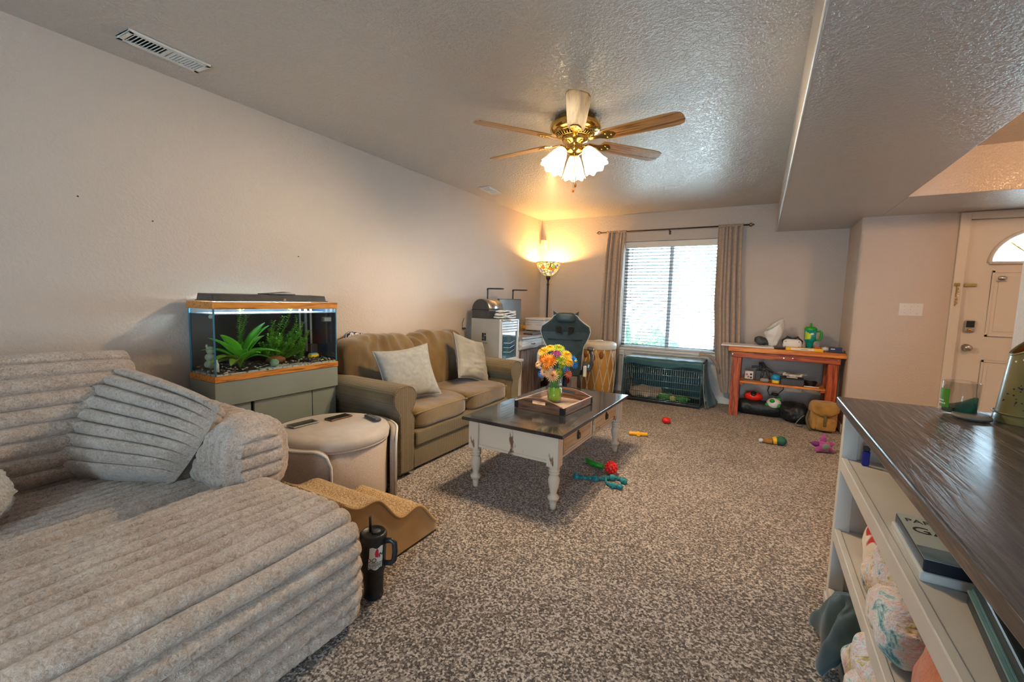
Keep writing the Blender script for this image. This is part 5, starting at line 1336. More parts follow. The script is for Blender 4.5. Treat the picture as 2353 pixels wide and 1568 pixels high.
for d_ in ((-.25, -.75, .6), (.65, -.65, -.15), (.55, .1, .8), (-.8, -.35, -.2)):
    d_ = Vector(d_).normalized()
    p = Vector((d_.x * .075, d_.y * .07, .07 + d_.z * .065))
    MB().ball(p * .985 + Vector((0, 0, .001)), (.026, .024, .022), 12, 8).build('green_panel', M['cup_green'], scb)
tag(MB().sbox((.14, .16, .105), (.40, 5.55, .105), 2.6, 24, fn=lambda p: p * (1 + .16 * noise.noise(p * 9) + .07 * noise.noise(p * 22))).build('black_bag', M['blackbag']), 'slumped shiny black bag between rolled bag and tan backpack', 'bag')
tag(MB().tube([(.40, 5.345, .015), (.415, 5.34, .05), (.45, 5.345, .10), (.475, 5.35, .125)], .004, 6).tube([(.40, 5.33, .012), (.43, 5.31, .02), (.46, 5.33, .012)], .006, 6).build('grey_strap', M['grey']), 'thin grey strap hanging out of the black bag', 'strap')
M['canvas'] = pm('tan_canvas', (.36, .20, .05), (.46, .27, .075), scale=14, rough=.8, sheen=.3, bump=.4, bscale=60, dist=.004)
bp_ = thing('backpack', 'tan canvas backpack on the floor by the workbench leg', 'backpack', (.625, 5.31, 0), R(4))
MB().sbox((.118, .085, .15), (0, .01, .15), 5, 16, fn=lambda p: p + Vector((.008 * noise.noise(p * 13), .008 * noise.noise(p * 11), 0))).build('pack_body', M['canvas'], bp_)
MB().sbox((.124, .05, .065), (0, -.058, .245), 4, 14, fn=lambda p: p + Vector((0, -.014 * noise.noise(p * 14), -.02 * math.cos(p.x * 18)))).build('top_flap', M['canvas'], bp_)
MB().sbox((.085, .03, .062), (.012, -.088, .082), 5, 12).build('front_pocket', M['canvas'], bp_)
MB().box(-.012, .012, -.128, -.112, .07, .19).build('buckle_strap', pm('olive_web', (.13, .11, .05), (.17, .14, .07), rough=.8), bp_, .004)
MB().sbox((.018, .012, .06), (-.085, -.095, .085), 3, 6).build('side_strap', M['canvas'], bp_)
MB().tube([(-.12, -.02, .20), (-.145, -.05, .12), (-.13, -.08, .03), (-.10, -.09, .01)], .012, 6).build('shoulder_strap', pm('olive_strap', (.10, .09, .05), (.14, .12, .07), rough=.8), bp_)

# ================================================================== coffee table
M['chalk'] = pm('distressed_cream_paint', (.16, .08, .04), (.60, .49, .385), scale=14, rough=.6, stretch=(1, 1, .3), detail=6, lo=.315, hi=.345)
M['cream_drawer'] = wood('pale_bare_wood', ((.42, .29, .17), (.55, .40, .26), (.60, .46, .31)), scale=6, along='Y', rough=.55)
M['slate_top'] = pm('black_distressed_top', (.012, .013, .016), (.05, .055, .062), scale=9, rough=.14, detail=8, lo=.40, hi=.78, coat=.4, bump=.15, bscale=30, dist=.002)
ct = thing('coffee_table', 'cream distressed coffee table with black top and turned legs', 'coffee table', (-1.275, 2.91, 0), R(-1))
tw, tlh = .36, .665
box('tabletop', (-tw, tw, -tlh, tlh, .457, .480), M['slate_top'], ct, .004)
lx, ly = .285, .60
legp = [(0, 0), (.015, 0), (.018, .008), (.021, .04), (.020, .05), (.030, .058), (.036, .070), (.036, .076), (.028, .086), (.019, .094), (.022, .112), (.029, .14), (.035, .172), (.035, .186), (.028, .204), (.021, .214), (.032, .220), (.034, .226), (.022, .232), (.034, .239), (.034, .246), (.023, .252), (.034, .258), (.034, .265), (.026, .268), (0, .268)]
l0 = None
for (x, y) in ((lx, -ly), (-lx, -ly), (lx, ly), (-lx, ly)):
    if l0 is None:
        l0 = MB().lathe(legp, n=24).box(-.036, .036, -.036, .036, .268, .456).build('leg', M['chalk'], ct); o = l0
    else: o = dup(l0, ct)
    o.location = (x, y, 0)
box('end_apron', (-lx + .036, lx - .036, -ly - .022, -ly - .002, .285, .456), M['chalk'], ct, .003)
box('end_apron', (-lx + .036, lx - .036, ly + .002, ly + .022, .285, .456), M['chalk'], ct, .003)
MB().box(-lx + .036, lx - .036, -ly - .027, -ly - .002, .283, .30).build('apron_bead', M['chalk'], ct, .003)
box('side_apron', (-lx - .022, -lx - .002, -ly + .036, ly - .036, .285, .456), M['chalk'], ct, .003)
MB().box(lx - .02, lx + .004, -ly + .036, ly - .036, .283, .30).box(lx - .02, lx + .004, -ly + .036, ly - .036, .442, .456).box(lx - .02, lx + .004, -.018, .018, .30, .442).box(lx - .02, lx + .004, -ly + .036, -ly + .05, .30, .442).build('drawer_frame', M['chalk'], ct, .002)
for (a, b) in ((-ly + .072, -.022), (.022, ly - .04)):
    d = box('drawer', (lx - .02, lx + .014, a, b, .308, .438), M['cream_drawer'], ct, .003)
    MB().box(lx + .014, lx + .020, a + .012, b - .012, .318, .328).box(lx + .014, lx + .020, a + .012, b - .012, .419, .429).box(lx + .014, lx + .020, a + .012, a + .022, .318, .429).box(lx + .014, lx + .020, b - .022, b - .012, .318, .429).box(lx + .006, lx + .018, a, b, .300, .309).build('drawer_bead', M['chalk'], d, .002)
    yc = (a + b) / 2
    MB().lathe([(0, 0), (.026, 0), (.026, .004), (.018, .006), (0, .007)], M=Matrix.Translation((lx + .014, yc, .376)) @ Matrix.Rotation(R(90), 4, 'Y') @ Matrix.Diagonal((1.25, .75, 1, 1)), n=20).tube([(lx + .026, yc + .012 * math.cos(t), .372 + .018 * math.sin(t)) for t in [2 * PI * k / 14 for k in range(14)]], .003, 6, closed=True).build('ring_pull', M['bronze'], d)
# tray
M['tray_wood'] = wood('walnut_tray', ((.08, .03, .015), (.19, .085, .045), (.26, .125, .07)), scale=8, along='X', rough=.45, coat=.15)
M['tray_side'] = wood('grey_washed_tray', ((.24, .17, .15), (.34, .26, .24), (.40, .33, .31)), scale=8, along='Y', rough=.4, coat=.15)
tr = thing('serving_tray', 'wooden serving tray with arched handle ends on the coffee table', 'tray', (-1.262, 2.87, .481), R(-4.3))
tx, ty = .195, .235
for k in range(4):
    box('floor_slat', (-tx + .012 + .093 * k, -tx + .012 + .093 * k + .0915, -ty + .01, ty - .01, .004, .014), M['tray_side'], tr, .001)
box('side_board', (-tx, -tx + .012, -ty, ty, 0, .055), M['tray_side'], tr, .002)
box('side_board', (tx - .012, tx, -ty, ty, 0, .055), M['tray_side'], tr, .002)
for sg in (-1, 1):
    arch = [(-tx + .012 + (2 * tx - .024) * k / 20, .055 + .04 * math.sin(PI * k / 20)) for k in range(21)]
    y_ = sg * ty - (.012 if sg > 0 else 0)
    e_ = MB()
    # arched end built round a slot
    hw, hz0, hz1 = .048, .050, .076
    lo_ = [(-tx + .012, 0), (tx - .012, 0), (tx - .012, hz0), (-tx + .012, hz0)]
    e_.prism([(x, y_, z) for x, z in lo_], (0, .012, 0))
    for q in range(20):
        (xa, za), (xb, zb_) = arch[q], arch[q + 1]
        xm = (xa + xb) / 2
        zl = hz1 if abs(xm) < hw else hz0
        if min(za, zb_) > zl: e_.prism([(xa, y_, zl), (xb, y_, zl), (xb, y_, zb_), (xa, y_, za)], (0, .012, 0))
    e_.build('handle_end', M['tray_wood'], tr)
for (x, y) in ((-tx, -ty), (tx, -ty), (-tx, ty), (tx, ty)):
    sx_, sy_ = (1 if x > 0 else -1), (1 if y > 0 else -1)
    br = MB().box(min(x, x - sx_ * .03), max(x, x - sx_ * .03), min(y, y + sy_ * .0015), max(y, y + sy_ * .0015), .004, .052)
    br.box(min(x, x + sx_ * .0015), max(x, x + sx_ * .0015), min(y, y - sy_ * .03), max(y, y - sy_ * .03), .004, .052)
    bo_ = br.build('corner_bracket', M['black'], tr, 0)
    for z in (.015, .028, .041): MB().ball((x + sx_ * .002, y - sy_ * .018, z), (.0025, .003, .003), 8, 5).build('rivet', M['bronze'], bo_)
# jar of water with flowers
jc = Vector((-1.292, 2.93, .496))
jar = thing('flower_jar', 'clear glass jar half full of green water on the tray', 'jar', jc)
jp = [(r * 1.27, z * 1.2) for r, z in [(0, .003), (.036, .0), (.042, .008), (.044, .03), (.044, .095), (.040, .112), (.034, .122), (.034, .140), (.036, .142)]]
MB().lathe(jp, n=36).build('jar_glass', M['glass'], jar)
M['stemwater'] = pm('green_stem_water', (.05, .20, .008), (.28, .52, .03), scale=14, rough=.12, stretch=(1, 1, .25), coat=.5, lo=.4, hi=.6)
MB().lathe([(0, .007), (.045, .007), (.0515, .024), (.0515, .106), (0, .106)], n=32).build('water', M['stemwater'], jar)
MB().tube([(.0455 * math.cos(2 * PI * k / 30), .0455 * math.sin(2 * PI * k / 30), .157) for k in range(30)], .0022, 6, closed=True).build('thread_ring', M['glass'], jar)
M['fstem'] = pm('flower_stem', (.06, .20, .02), (.10, .28, .04), scale=20, rough=.6)
def fmat(n, a, b): return pm('petal_' + n, a, b, scale=40, rough=.6, sss=0)
FM = {'orange': fmat('orange', (.85, .22, .01), (.95, .38, .03)), 'yellow': fmat('yellow', (.90, .50, .01), (.95, .66, .05)), 'lime': fmat('lime', (.30, .42, .015), (.52, .60, .06)),
      'purple': fmat('purple', (.20, .01, .12), (.45, .08, .32)), 'blue': fmat('blue', (.01, .16, .62), (.02, .36, .85)), 'peach': fmat('peach', (.90, .42, .16), (.95, .68, .42)), 'red': fmat('red', (.75, .05, .02), (.90, .35, .2)), 'white': fmat('white', (.72, .62, .62), (.85, .78, .75))}
M['fcenter'] = pm('flower_centre', (.30, .16, .01), (.45, .26, .02), scale=60, rough=.8, bump=1, bscale=120, dist=.004)
M['fcenter_dark'] = pm('flower_centre_brown', (.10, .025, .005), (.2, .06, .01), scale=60, rough=.8)
# camera-side basis for laying out the bouquet: right, up, toward viewer (plain room directions)
bR = Vector((.90, .43, 0)).normalized(); bF = Vector((.43, -.90, 0)).normalized(); bU = Vector((0, 0, 1))
def flower(name, label, cu_, rU, fF, rad, colr, layers=2, npet=16, tilt=(0, 0), cen='fcenter', cr0=.26):
    cu_ *= 1.2; rad *= 1.2; rU = .165 + (rU - .14) * 1.2; fF *= 1.2
    c = jc + bR * cu_ + bU * rU + bF * fF
    t = thing(name, label, 'flower', c, 0, 'bouquet in the jar')
    nrm = (bF * .75 + bU * .5 + bR * tilt[0] + bU * tilt[1]).normalized()
    rot = nrm.to_track_quat('Z', 'Y').to_matrix().to_4x4()
    pet = MB()
    for l_ in range(layers):
        rr_ = rad * (1 - .26 * l_); zz = .005 * l_
        for k in range(npet):
            a = 2 * PI * (k + .5 * (l_ % 2)) / npet + .3 * rU * 50
            w_ = 2.3 * rr_ / npet * .95
            ca, sa = math.cos(a), math.sin(a)
            def P_(r_, s_, z_): return rot @ Vector((ca * r_ - sa * s_, sa * r_ + ca * s_, z_))
            up_ = .10 * rr_ * (1 + l_ * 1.5)
            pet.add([P_(rr_ * .15, -w_ * .25, zz), P_(rr_ * .6, -w_ * .55, zz + up_), P_(rr_ * .92, -w_ * .4, zz + up_ * .6), P_(rr_, 0, zz + up_ * .3), P_(rr_ * .92, w_ * .4, zz + up_ * .6), P_(rr_ * .6, w_ * .55, zz + up_), P_(rr_ * .15, w_ * .25, zz), P_(rr_ * .6, 0, zz + up_ * .55)],
                    [(0, 1, 7), (1, 2, 7), (2, 3, 7), (3, 4, 7), (4, 5, 7), (5, 6, 7), (6, 0, 7)], True)
    pet.build('petals', FM[colr], t)
    if cen: MB().ball(rot @ Vector((0, 0, .006 + .004 * layers)), (rad * cr0, rad * cr0, rad * .16), 14, 8, M=rot).build('flower_centre', M[cen], t)
    e0 = jc + Vector((0, 0, .12)) - c + bR * (cu_ * .22) + bF * (.005)
    q0 = jc + Vector((0, 0, .17)) - c + bR * (cu_ * .25)
    MB().tube([-nrm * .004, -nrm * .02 + q0 * .3, q0, e0, e0 + Vector((-cu_ * .15, .0, -.085))], .0026, 6).build('stem', M['fstem'], t)
fl_ = [('orange_daisy', 'largest orange daisy on the left of the bouquet', -.035, .265, .055, .050, 'orange', 4, 20, (-.2, 0)),
       ('orange_daisy', 'second orange daisy just left of the largest one', -.075, .270, .02, .040, 'orange', 4, 18, (-.6, 0)),
       ('orange_daisy', 'small orange daisy below the largest orange one', -.058, .225, .05, .034, 'orange', 4, 18, (-.4, -.4)),
       ('orange_daisy', 'orange daisy half hidden at the bouquet left edge', -.105, .235, .02, .028, 'peach', 2, 15, (-.8, -.1)),
       ('yellow_daisy', 'golden yellow daisy at the top left of the bouquet', -.075, .315, .0, .040, 'yellow', 3, 20, (-.5, .5)),
       ('yellow_daisy', 'golden yellow daisy at the very top of the bouquet', -.035, .335, -.005, .034, 'yellow', 3, 20, (-.1, .7)),
       ('lime_chrysanthemum', 'lime green chrysanthemum at the top of the bouquet', .015, .335, .01, .042, 'lime', 4, 20, (.1, .6)),
       ('purple_chrysanthemum', 'purple chrysanthemum just under the top lime flower', .005, .310, .045, .032, 'purple', 4, 18, (.1, .5)),
       ('yellow_daisy', 'golden daisy at the upper right of the bouquet', .065, .300, .03, .038, 'yellow', 3, 20, (.4, .3)),
       ('yellow_daisy', 'golden daisy at the right of the bouquet beside the blue flower', .078, .260, .045, .034, 'yellow', 3, 20, (.5, 0)),
       ('lime_chrysanthemum', 'lime green chrysanthemum in the middle of the bouquet', .028, .275, .058, .032, 'lime', 4, 18, (.1, .1)),
       ('lime_chrysanthemum', 'olive lime flower right of the bouquet middle', .038, .240, .060, .026, 'lime', 3, 16, (.2, -.1)),
       ('lime_chrysanthemum', 'lowest lime green flower of the bouquet', .018, .195, .055, .028, 'lime', 3, 16, (.2, -.3)),
       ('blue_daisy', 'large bright blue daisy at the right edge of the bouquet', .110, .255, .005, .045, 'blue', 3, 20, (.9, 0)),
       ('blue_daisy', 'blue daisy tucked below the golden daisies on the right', .065, .215, .03, .028, 'blue', 2, 14, (.4, -.3)),
       ('blue_daisy', 'blue daisy at the lower left of the bouquet', -.085, .175, .02, .026, 'blue', 2, 14, (-.5, -.5)),
       ('peach_daisy', 'peach daisy with brown centre at the bouquet front', -.018, .178, .07, .042, 'peach', 3, 20, (0, -.2)),
       ('peach_daisy', 'pale peach daisy left of the front peach daisy', -.065, .192, .055, .032, 'peach', 2, 16, (-.3, -.3)),
       ('red_daisy', 'red and white daisy at the lower right of the bouquet', .078, .185, .04, .030, 'red', 2, 12, (.5, -.3)),
       ('white_daisy', 'small white daisy behind the front peach daisy', -.03, .215, .05, .022, 'white', 2, 14, (-.1, 0))]
for k, a in enumerate(fl_):
    flower(*a, cen=(None if a[6] == 'orange' else 'fcenter_dark' if a[6] == 'peach' else ('fcenter' if a[6] != 'purple' else None)), cr0=.2 if a[7] > 2 else .15)
gm = MB(); rnd = random.Random(9)
for k in range(26):
    a = rnd.uniform(0, 2 * PI); p0 = Vector((.02 * math.cos(a), .02 * math.sin(a), .155)); d = Vector((math.cos(a) * .5, math.sin(a) * .5, 1)).normalized()
    L_ = rnd.uniform(.05, .10); s_ = d.cross(Vector((0, 0, 1))).normalized() * .007
    gm.add([p0, p0 + d * L_ * .5 + s_, p0 + d * L_, p0 + d * L_ * .5 - s_], [(0, 1, 2, 3)], True)
gl_ = gm.build('bouquet_leaves', M['fstem'], None, weld=False); gl_.location = jc
tag(gl_, 'dark green leaves filling the neck of the flower jar', 'leaves', kind='stuff')

# ================================================================== toys on the carpet
tag(MB().ball((-.77, 4.64, .034), (.045, .04, .034), 20, 14, fn=lambda d: 1 + .06 * noise.noise(d * 3)).build('red_ball', M['red']), 'small red ball alone on the carpet toward the crate', 'ball')
M['toy_orange'] = pm('yellow_orange_rubber', (.80, .38, .01), (.85, .45, .02), scale=14, rough=.45)
bt = thing('chew_stick', 'yellow orange cross-shaped chew toy on the carpet', 'dog toy', (-.915, 4.05, .02), R(18))
MB().tube([(-.085, 0, 0), (-.08, 0, 0), (.08, 0, 0), (.085, 0, 0)], [.014, .018, .018, .014], 12).build('bar', M['toy_orange'], bt)
MB().tube([(0, -.035, 0), (0, .035, 0)], .016, 12).ball((0, 0, .002), .022, 12, 8).build('cross_piece', M['toy_orange'], bt)
gs = thing('green_chew', 'curved green chew stick on the carpet beside the coffee table', 'dog toy', (-1.02, 3.10, .018), R(-20))
MB().tube([(-.09, .02, .004), (-.06, .006, .002), (-.02, -.004, 0), (.03, -.006, 0), (.085, .004, 0)], [.012, .018, .02, .021, .019], 12).build('stick', pm('green_rubber', (.02, .26, .02), (.04, .36, .03), scale=30, rough=.4, bump=.5, bscale=50), gs)
MB().ball((-.055, .004, .02), (.012, .01, .006), 8, 6).build('knob', M['cup_green'], gs)
kn = MB().ball((-.86, 3.01, .052), .042, 20, 14)
rk = thing('knobby_ball', 'red knobby rubber ball beside the teal rope toy', 'ball', (-.86, 3.01, .05))
MB().ball((0, 0, 0), .043, 20, 14).build('core', M['red'], rk)
kb_ = MB()
for k in range(46):
    z = 1 - 2 * (k + .5) / 46; a = k * 2.39996; r = math.sqrt(1 - z * z)
    kb_.ball((.043 * r * math.cos(a), .043 * r * math.sin(a), .043 * z), .0085, 6, 4)
kb_.build('nubs', M['red'], rk)['kind'] = 'stuff'
M['rope'] = pm('teal_rope', (.01, .12, .16), (.05, .32, .34), scale=60, rough=.9, bump=1, bscale=120, dist=.006, stretch=(1, 1, 1))
rp_ = thing('rope_toy', 'tangled teal rope dog toy on the carpet beside the coffee table', 'dog toy', (-.86, 2.87, .016))
def twist(pts, r=.013, kn=()):
    """two-strand rope along a smoothed path with knots"""
    pts = [Vector(p) for p in pts]; out = []
    for i in range(len(pts) - 1):
        p0, p1, p2, p3 = pts[max(i - 1, 0)], pts[i], pts[i + 1], pts[min(i + 2, len(pts) - 1)]
        for k in range(8):
            t = k / 8
            out.append(.5 * ((2 * p1) + (p2 - p0) * t + (2 * p0 - 5 * p1 + 4 * p2 - p3) * t * t + (3 * p1 - p0 - 3 * p2 + p3) * t ** 3))
    out.append(pts[-1]); mb = MB()
    for ph in (0, PI):
        mb.tube([p + Vector((0, math.cos(q * .9 + ph) * r * .45, math.sin(q * .9 + ph) * r * .45)) for q, p in enumerate(out)], r * .7, 6)
    for q in kn: mb.ball(out[int(q * (len(out) - 1))], r * 1.9, 10, 8, fn=lambda d: 1 + .2 * noise.noise(d * 4))
    return mb
twist([(-.19, -.07, 0), (-.12, -.05, 0), (-.04, -.02, 0), (.04, .04, .003), (.09, .06, .0), (.13, .03, 0)], kn=(.03, .35, .62, .97)).build('long_strand', M['rope'], rp_)
twist([(.0, .02, .01), (.03, -.05, 0), (.08, -.08, 0), (.13, -.07, 0)], .011, kn=(.7, .97)).build('short_strand', M['rope'], rp_)
bo2 = thing('bottle_toy', 'brown and green bottle-shaped plush toy on the carpet', 'dog toy', (.19, 4.50, .042), R(8))
MB().ball((.055, 0, .0), (.045, .042, .042), 18, 12).build('green_end', pm('toy_dark_green', (.02, .09, .06), (.03, .14, .10), rough=.8), bo2)
MB().tube([(.02, 0, -.004), (.0, 0, -.006), (-.01, 0, -.008)], [.036, .034, .03], 14).build('yellow_band', pm('toy_gold', (.78, .42, .02), (.82, .5, .04), rough=.7), bo2)
MB().tube([(-.012, 0, -.012), (-.05, .004, -.016), (-.085, .008, -.018)], [.026, .024, .02], 12).build('brown_neck', pm('toy_brown', (.34, .14, .03), (.45, .22, .06), rough=.8), bo2)
MB().ball((-.10, .01, -.02), (.02, .02, .018), 10, 8).build('white_tip', M['fluff'], bo2)
sp_ = thing('star_plush', 'purple star-shaped plush toy on the carpet near the console', 'plush toy', (.55, 4.50, .055), R(25))
M['plum'] = pm('purple_plush', (.32, .04, .28), (.45, .09, .40), scale=40, rough=.9, sheen=.5)
MB().ball((0, 0, 0), (.055, .052, .053), 20, 14).build('body', M['plum'], sp_)
MB().ball((.0, -.035, .005), (.032, .022, .030), 14, 10).build('belly_patch', pm('grey_green_plush', (.16, .30, .26), (.22, .36, .32), rough=.9), sp_)
for a in (90, 165, 15, -40, 220):
    d_ = Vector((math.cos(R(a)), 0, math.sin(R(a))))
    if a < 0 or a > 180: d_ = Vector((math.cos(R(a)), -.3, -.35))
    MB().tube([d_ * .035, d_ * .075, d_ * .105], [.03, .02, .006], 10).build('star_arm', M['plum'] if a != 165 else pm('deep_purple_plush', (.16, .03, .2), (.22, .05, .26), rough=.9), sp_)
# ================================================================== console table in the right foreground
M['console_top'] = wood('dark_grey_brown_top', ((.04, .03, .028), (.11, .085, .075), (.26, .215, .195)), scale=7, along='Y', rough=.32, bump=.35, coat=.2, dist=4)
M['console_paint'] = pm('greige_paint', (.52, .49, .46), (.57, .54, .51), scale=3, rough=.5)
cs = thing('console_table', 'long greige console with dark plank top in the right foreground', 'console', (.60, 1.0, 0))
ox, oy = .60, 1.0
def L(x0, x1, y0, y1, z0, z1): return (x0 - ox, x1 - ox, y0 - oy, y1 - oy, z0, z1)
CX0, CX1, CY0, CY1 = .325, .86, -.35, 2.185
box('top_board', L(.302, .885, -.4, 2.215, .845, .882), M['console_top'], cs, .005)
box('top_rail', L(CX0, CX1, CY0, CY1, .822, .8445), M['console_paint'], cs, .003)
for (z, t) in ((.645, .05), (.345, .05), (.085, .06)):
    box('shelf', L(CX0 + .022, CX1 - .022, CY0 + .01, CY1 - .031, z - .018, z), M['console_paint'], cs, .001)
    box('shelf_rail', L(CX0, CX0 + .0215, CY0 + .05, CY1 - .05, z - t, z + .004), M['console_paint'], cs, .003)
    box('shelf_rail', L(CX1 - .0215, CX1, CY0 + .05, CY1 - .05, z - t, z + .004), M['console_paint'], cs, .003)
box('plinth', L(CX0 - .006, CX1 + .006, CY0, CY1 + .004, 0, .045), M['console_paint'], cs, .003)
for y in (CY0, CY1 - .05):
    for x in (CX0, CX1 - .05):
        box('post', L(x, x + .05, y, y + .05, .045, .822), M['console_paint'], cs, .003)
for y in (CY1 - .03,):
    box('end_panel', L(CX0 + .05, CX0 + .135, y, y + .018, .045, .80), M['console_paint'], cs, .002)
    box('end_panel', L(CX1 - .135, CX1 - .05, y, y + .018, .045, .80), M['console_paint'], cs, .002)
    box('end_header', L(CX0 + .135, CX1 - .135, y, y + .018, .645, .80), M['console_paint'], cs, .002)
    for (za, zb2) in ((.09, .34), (.34, .09)):
        MB().tube([(CX0 + .13 - ox, y + .009 - oy, za), (CX1 - .13 - ox, y + .009 - oy, zb2)], .016, 4).build('brace', M['console_paint'], cs)
for x in (CX0 + .0,):
    box('post', L(x, x + .05, .28, .33, .045, .80), M['console_paint'], cs, .003)
ZK = .8825
# candle and its lid
cd = thing('candle_jar', 'glass candle jar with sunken green wax on the console', 'candle', (.632, 2.085, ZK), 0)
MB().lathe([(0, .004), (.044, .0), (.047, .005), (.050, .118), (.047, .12), (.0445, .012), (0, .012)], n=40).build('jar_glass', M['glass'], cd)
M['wax'] = pm('green_wax', (.0, .10, .055), (.005, .17, .10), scale=7, rough=.35)
MB().grid(lambda u, v: Vector((.0438 * v * math.cos(2 * PI * u), .0438 * v * math.sin(2 * PI * u), .042 + v * .016 * math.cos(2 * PI * u - R(10)) + .010 * v * v * math.cos(4 * PI * u))), 32, 10, closeu=True).lathe([(0, .0125), (.0438, .0125), (.0438, .03)], n=32).grid(lambda u, v: Vector((.0438 * math.cos(2 * PI * u), .0438 * math.sin(2 * PI * u), .03 + ((.042 + .016 * math.cos(2 * PI * u - R(10)) + .010 * math.cos(4 * PI * u)) - .03) * v)), 32, 2, closeu=True).build('wax', M['wax'], cd)
MB().grid(lambda u, v: Vector((.0506 * math.cos(R(160) + R(62) * u), .0506 * math.sin(R(160) + R(62) * u), .028 + .065 * v)), 14, 3).build('label', pm('label_green', (.06, .22, .015), (.07, .25, .02), scale=6, rough=.5), cd)
def wrapc(o, r, ang, z0):
    for v in o.data.vertices:
        x, y, z = v.co; a = ang + x / r; v.co = ((r + z) * math.cos(a), (r + z) * math.sin(a), z0 + y)
for (y, n_) in ((.014, 4), (.004, 5)):
    lb_ = MB()
    for k in range(n_): lb_.box(-.016 + .007 * k, -.0115 + .007 * k, 0, .005, 0, .0003)
    wrapc(lb_.build('label_lettering', M['white_paper'], cd), .0510, R(191), .034 + y)
lidc = thing('wooden_coaster', 'round grey wooden coaster lying in front of the candle jar', 'coaster', (.648, 2.03, ZK), 0)
o = MB().lathe([(0, 0), (.046, 0), (.049, .003), (.049, .010), (.046, .013), (0, .013)], n=36, M=Matrix.Rotation(R(4), 4, 'X')).build('disc', pm('lid_wood', (.16, .13, .10), (.22, .18, .14), scale=12, rough=.5), lidc); o.location = (0, 0, .004)
o = MB().lathe([(.0485, .002), (.0496, .002), (.0496, .008), (.0485, .008)], n=36, M=Matrix.Rotation(R(4), 4, 'X')).build('rubber_ring', M['dark'], lidc); o.location = (0, 0, .004)
vs_ = thing('ceramic_vase', 'olive brown tilted-rim ceramic vase at the console far end', 'vase', (.80, 2.075, ZK))
M['olive_glaze'] = pm('olive_glaze', (.15, .115, .035), (.21, .17, .06), scale=5, rough=.3, coat=.3)
def vasef(rfun, zs):
    def fn(u, v):
        a = 2 * PI * u; z = zs * v
        tiltz = z + (.10 * v) * (.5 + .5 * math.cos(a - R(0))) * (v > 0)
        r = rfun(v)
        return Vector((r * math.cos(a), r * math.sin(a), tiltz))
    return fn
rf = lambda v: .083 - .02 * v + (.003 if v < .12 else 0)
MB().grid(vasef(rf, .225), 48, 24, closeu=True).lathe([(0, .001), (.084, .001)], n=48).build('vase_wall', M['olive_glaze'], vs_)
MB().grid(vasef(lambda v: rf(v) - .007, .2255), 48, 24, closeu=True).build('vase_lining', pm('rust_glaze', (.34, .10, .02), (.42, .14, .03), rough=.5), vs_)
MB().tube([(rf(1) * .95 * math.cos(a), rf(1) * .95 * math.sin(a), .225 + .10 * (.5 + .5 * math.cos(a))) for a in [2 * PI * k / 48 for k in range(48)]], .005, 8, closed=True).build('vase_rim', M['olive_glaze'], vs_)
MB().tube([(.0865 * math.cos(a), .0865 * math.sin(a), .030) for a in [2 * PI * k / 48 for k in range(48)]], .003, 6, closed=True).build('foot_band', M['olive_glaze'], vs_)
rnd = random.Random(3); spk_ = MB()
for k in range(46):
    a = R(rnd.gauss(232, 16)) if k < 26 else R(rnd.gauss(310, 12)); v = rnd.uniform(.15, .55); r = rf(v); z = .225 * v + .10 * v * (.5 + .5 * math.cos(a))
    spk_.ball((r * math.cos(a), r * math.sin(a), z), rnd.uniform(.0012, .0028), 6, 4)
spk_.build('glaze_speckles', M['ink'], vs_)['kind'] = 'stuff'
for k in range(6):
    a = R(205 + 18 * k); r = .058
    MB().ball((r * math.cos(a), r * math.sin(a), .20 + .10 * (.5 + .5 * math.cos(a)) * .9), (.008, .008, .008), 10, 8).build('pearl_bead', M['white_plastic'], vs_)
# upper shelf contents
ZU = .6455
lt = thing('lighter', 'blue lighter standing on the console upper shelf', 'lighter', (.392, 2.085, ZU))
box('lighter_body', (-.012, .012, -.007, .007, 0, .058), pm('lighter_blue', (.01, .02, .25), (.015, .03, .35), scale=6, rough=.25), lt, .005, 3)
box('lighter_head', (-.011, .011, -.0065, .0065, .0585, .078), M['black'], lt, .003)
gmx = thing('party_game_box', 'clear-cased white and blue card game box on the console shelf', 'game box', (.458, 1.385, ZU), R(-1))
M['acrylic'] = pm('pale_box_plastic', (.62, .66, .68), (.68, .72, .74), scale=5, rough=.15, coat=.5)
box('case_base', (-.105, .105, -.135, .135, 0, .022), M['acrylic'], gmx, .004)
box('case_lid', (-.100, .100, -.130, .125, .0225, .050), pm('game_navy', (.012, .018, .03), (.02, .03, .05), rough=.3), gmx, .003)
box('cover_sheet', (-.099, .099, -.129, .124, .0502, .0512), pm('game_cover', (.40, .46, .48), (.46, .52, .54), scale=8, rough=.35), gmx, 0)
box('blue_band', (-.099, .099, -.129, -.062, .0512, .0518), pm('game_slate', (.07, .12, .17), (.16, .22, .28), scale=25, rough=.4), gmx, 0)
box('yellow_tab', (.03, .07, .10, .124, .0512, .0520), pm('game_yellow', (.45, .36, .02), (.5, .4, .04), rough=.4), gmx, 0)
for (s_, sz, x, y) in (('PARTY', .030, -.045, .085), ('GAME', .052, -.018, .03)):
    text_mesh('cover_lettering', s_, sz, M['ink'], gmx, Matrix.Translation((x, y, .0516)), ext=.0003)
bxq = thing('black_console_box', 'glossy black media box on the console upper shelf', 'media box', (.515, 1.02, ZU), R(-7))
M['gloss_teal'] = pm('glossy_black', (.005, .012, .017), (.007, .017, .024), scale=4, rough=.38)
box('lower_shell', (-.125, .125, -.15, .17, 0, .028), M['gloss_teal'], bxq, .006, 3)
box('upper_shell', (-.118, .125, -.15, .168, .034, .062), M['gloss_teal'], bxq, .006, 3)
MB().box(-.126, -.120, -.148, .165, .0285, .0335).box(-.120, -.116, -.148, .165, .0345, .037).build('light_line', pm('silver_line', (.12, .26, .30), (.16, .32, .36), rough=.3), bxq)
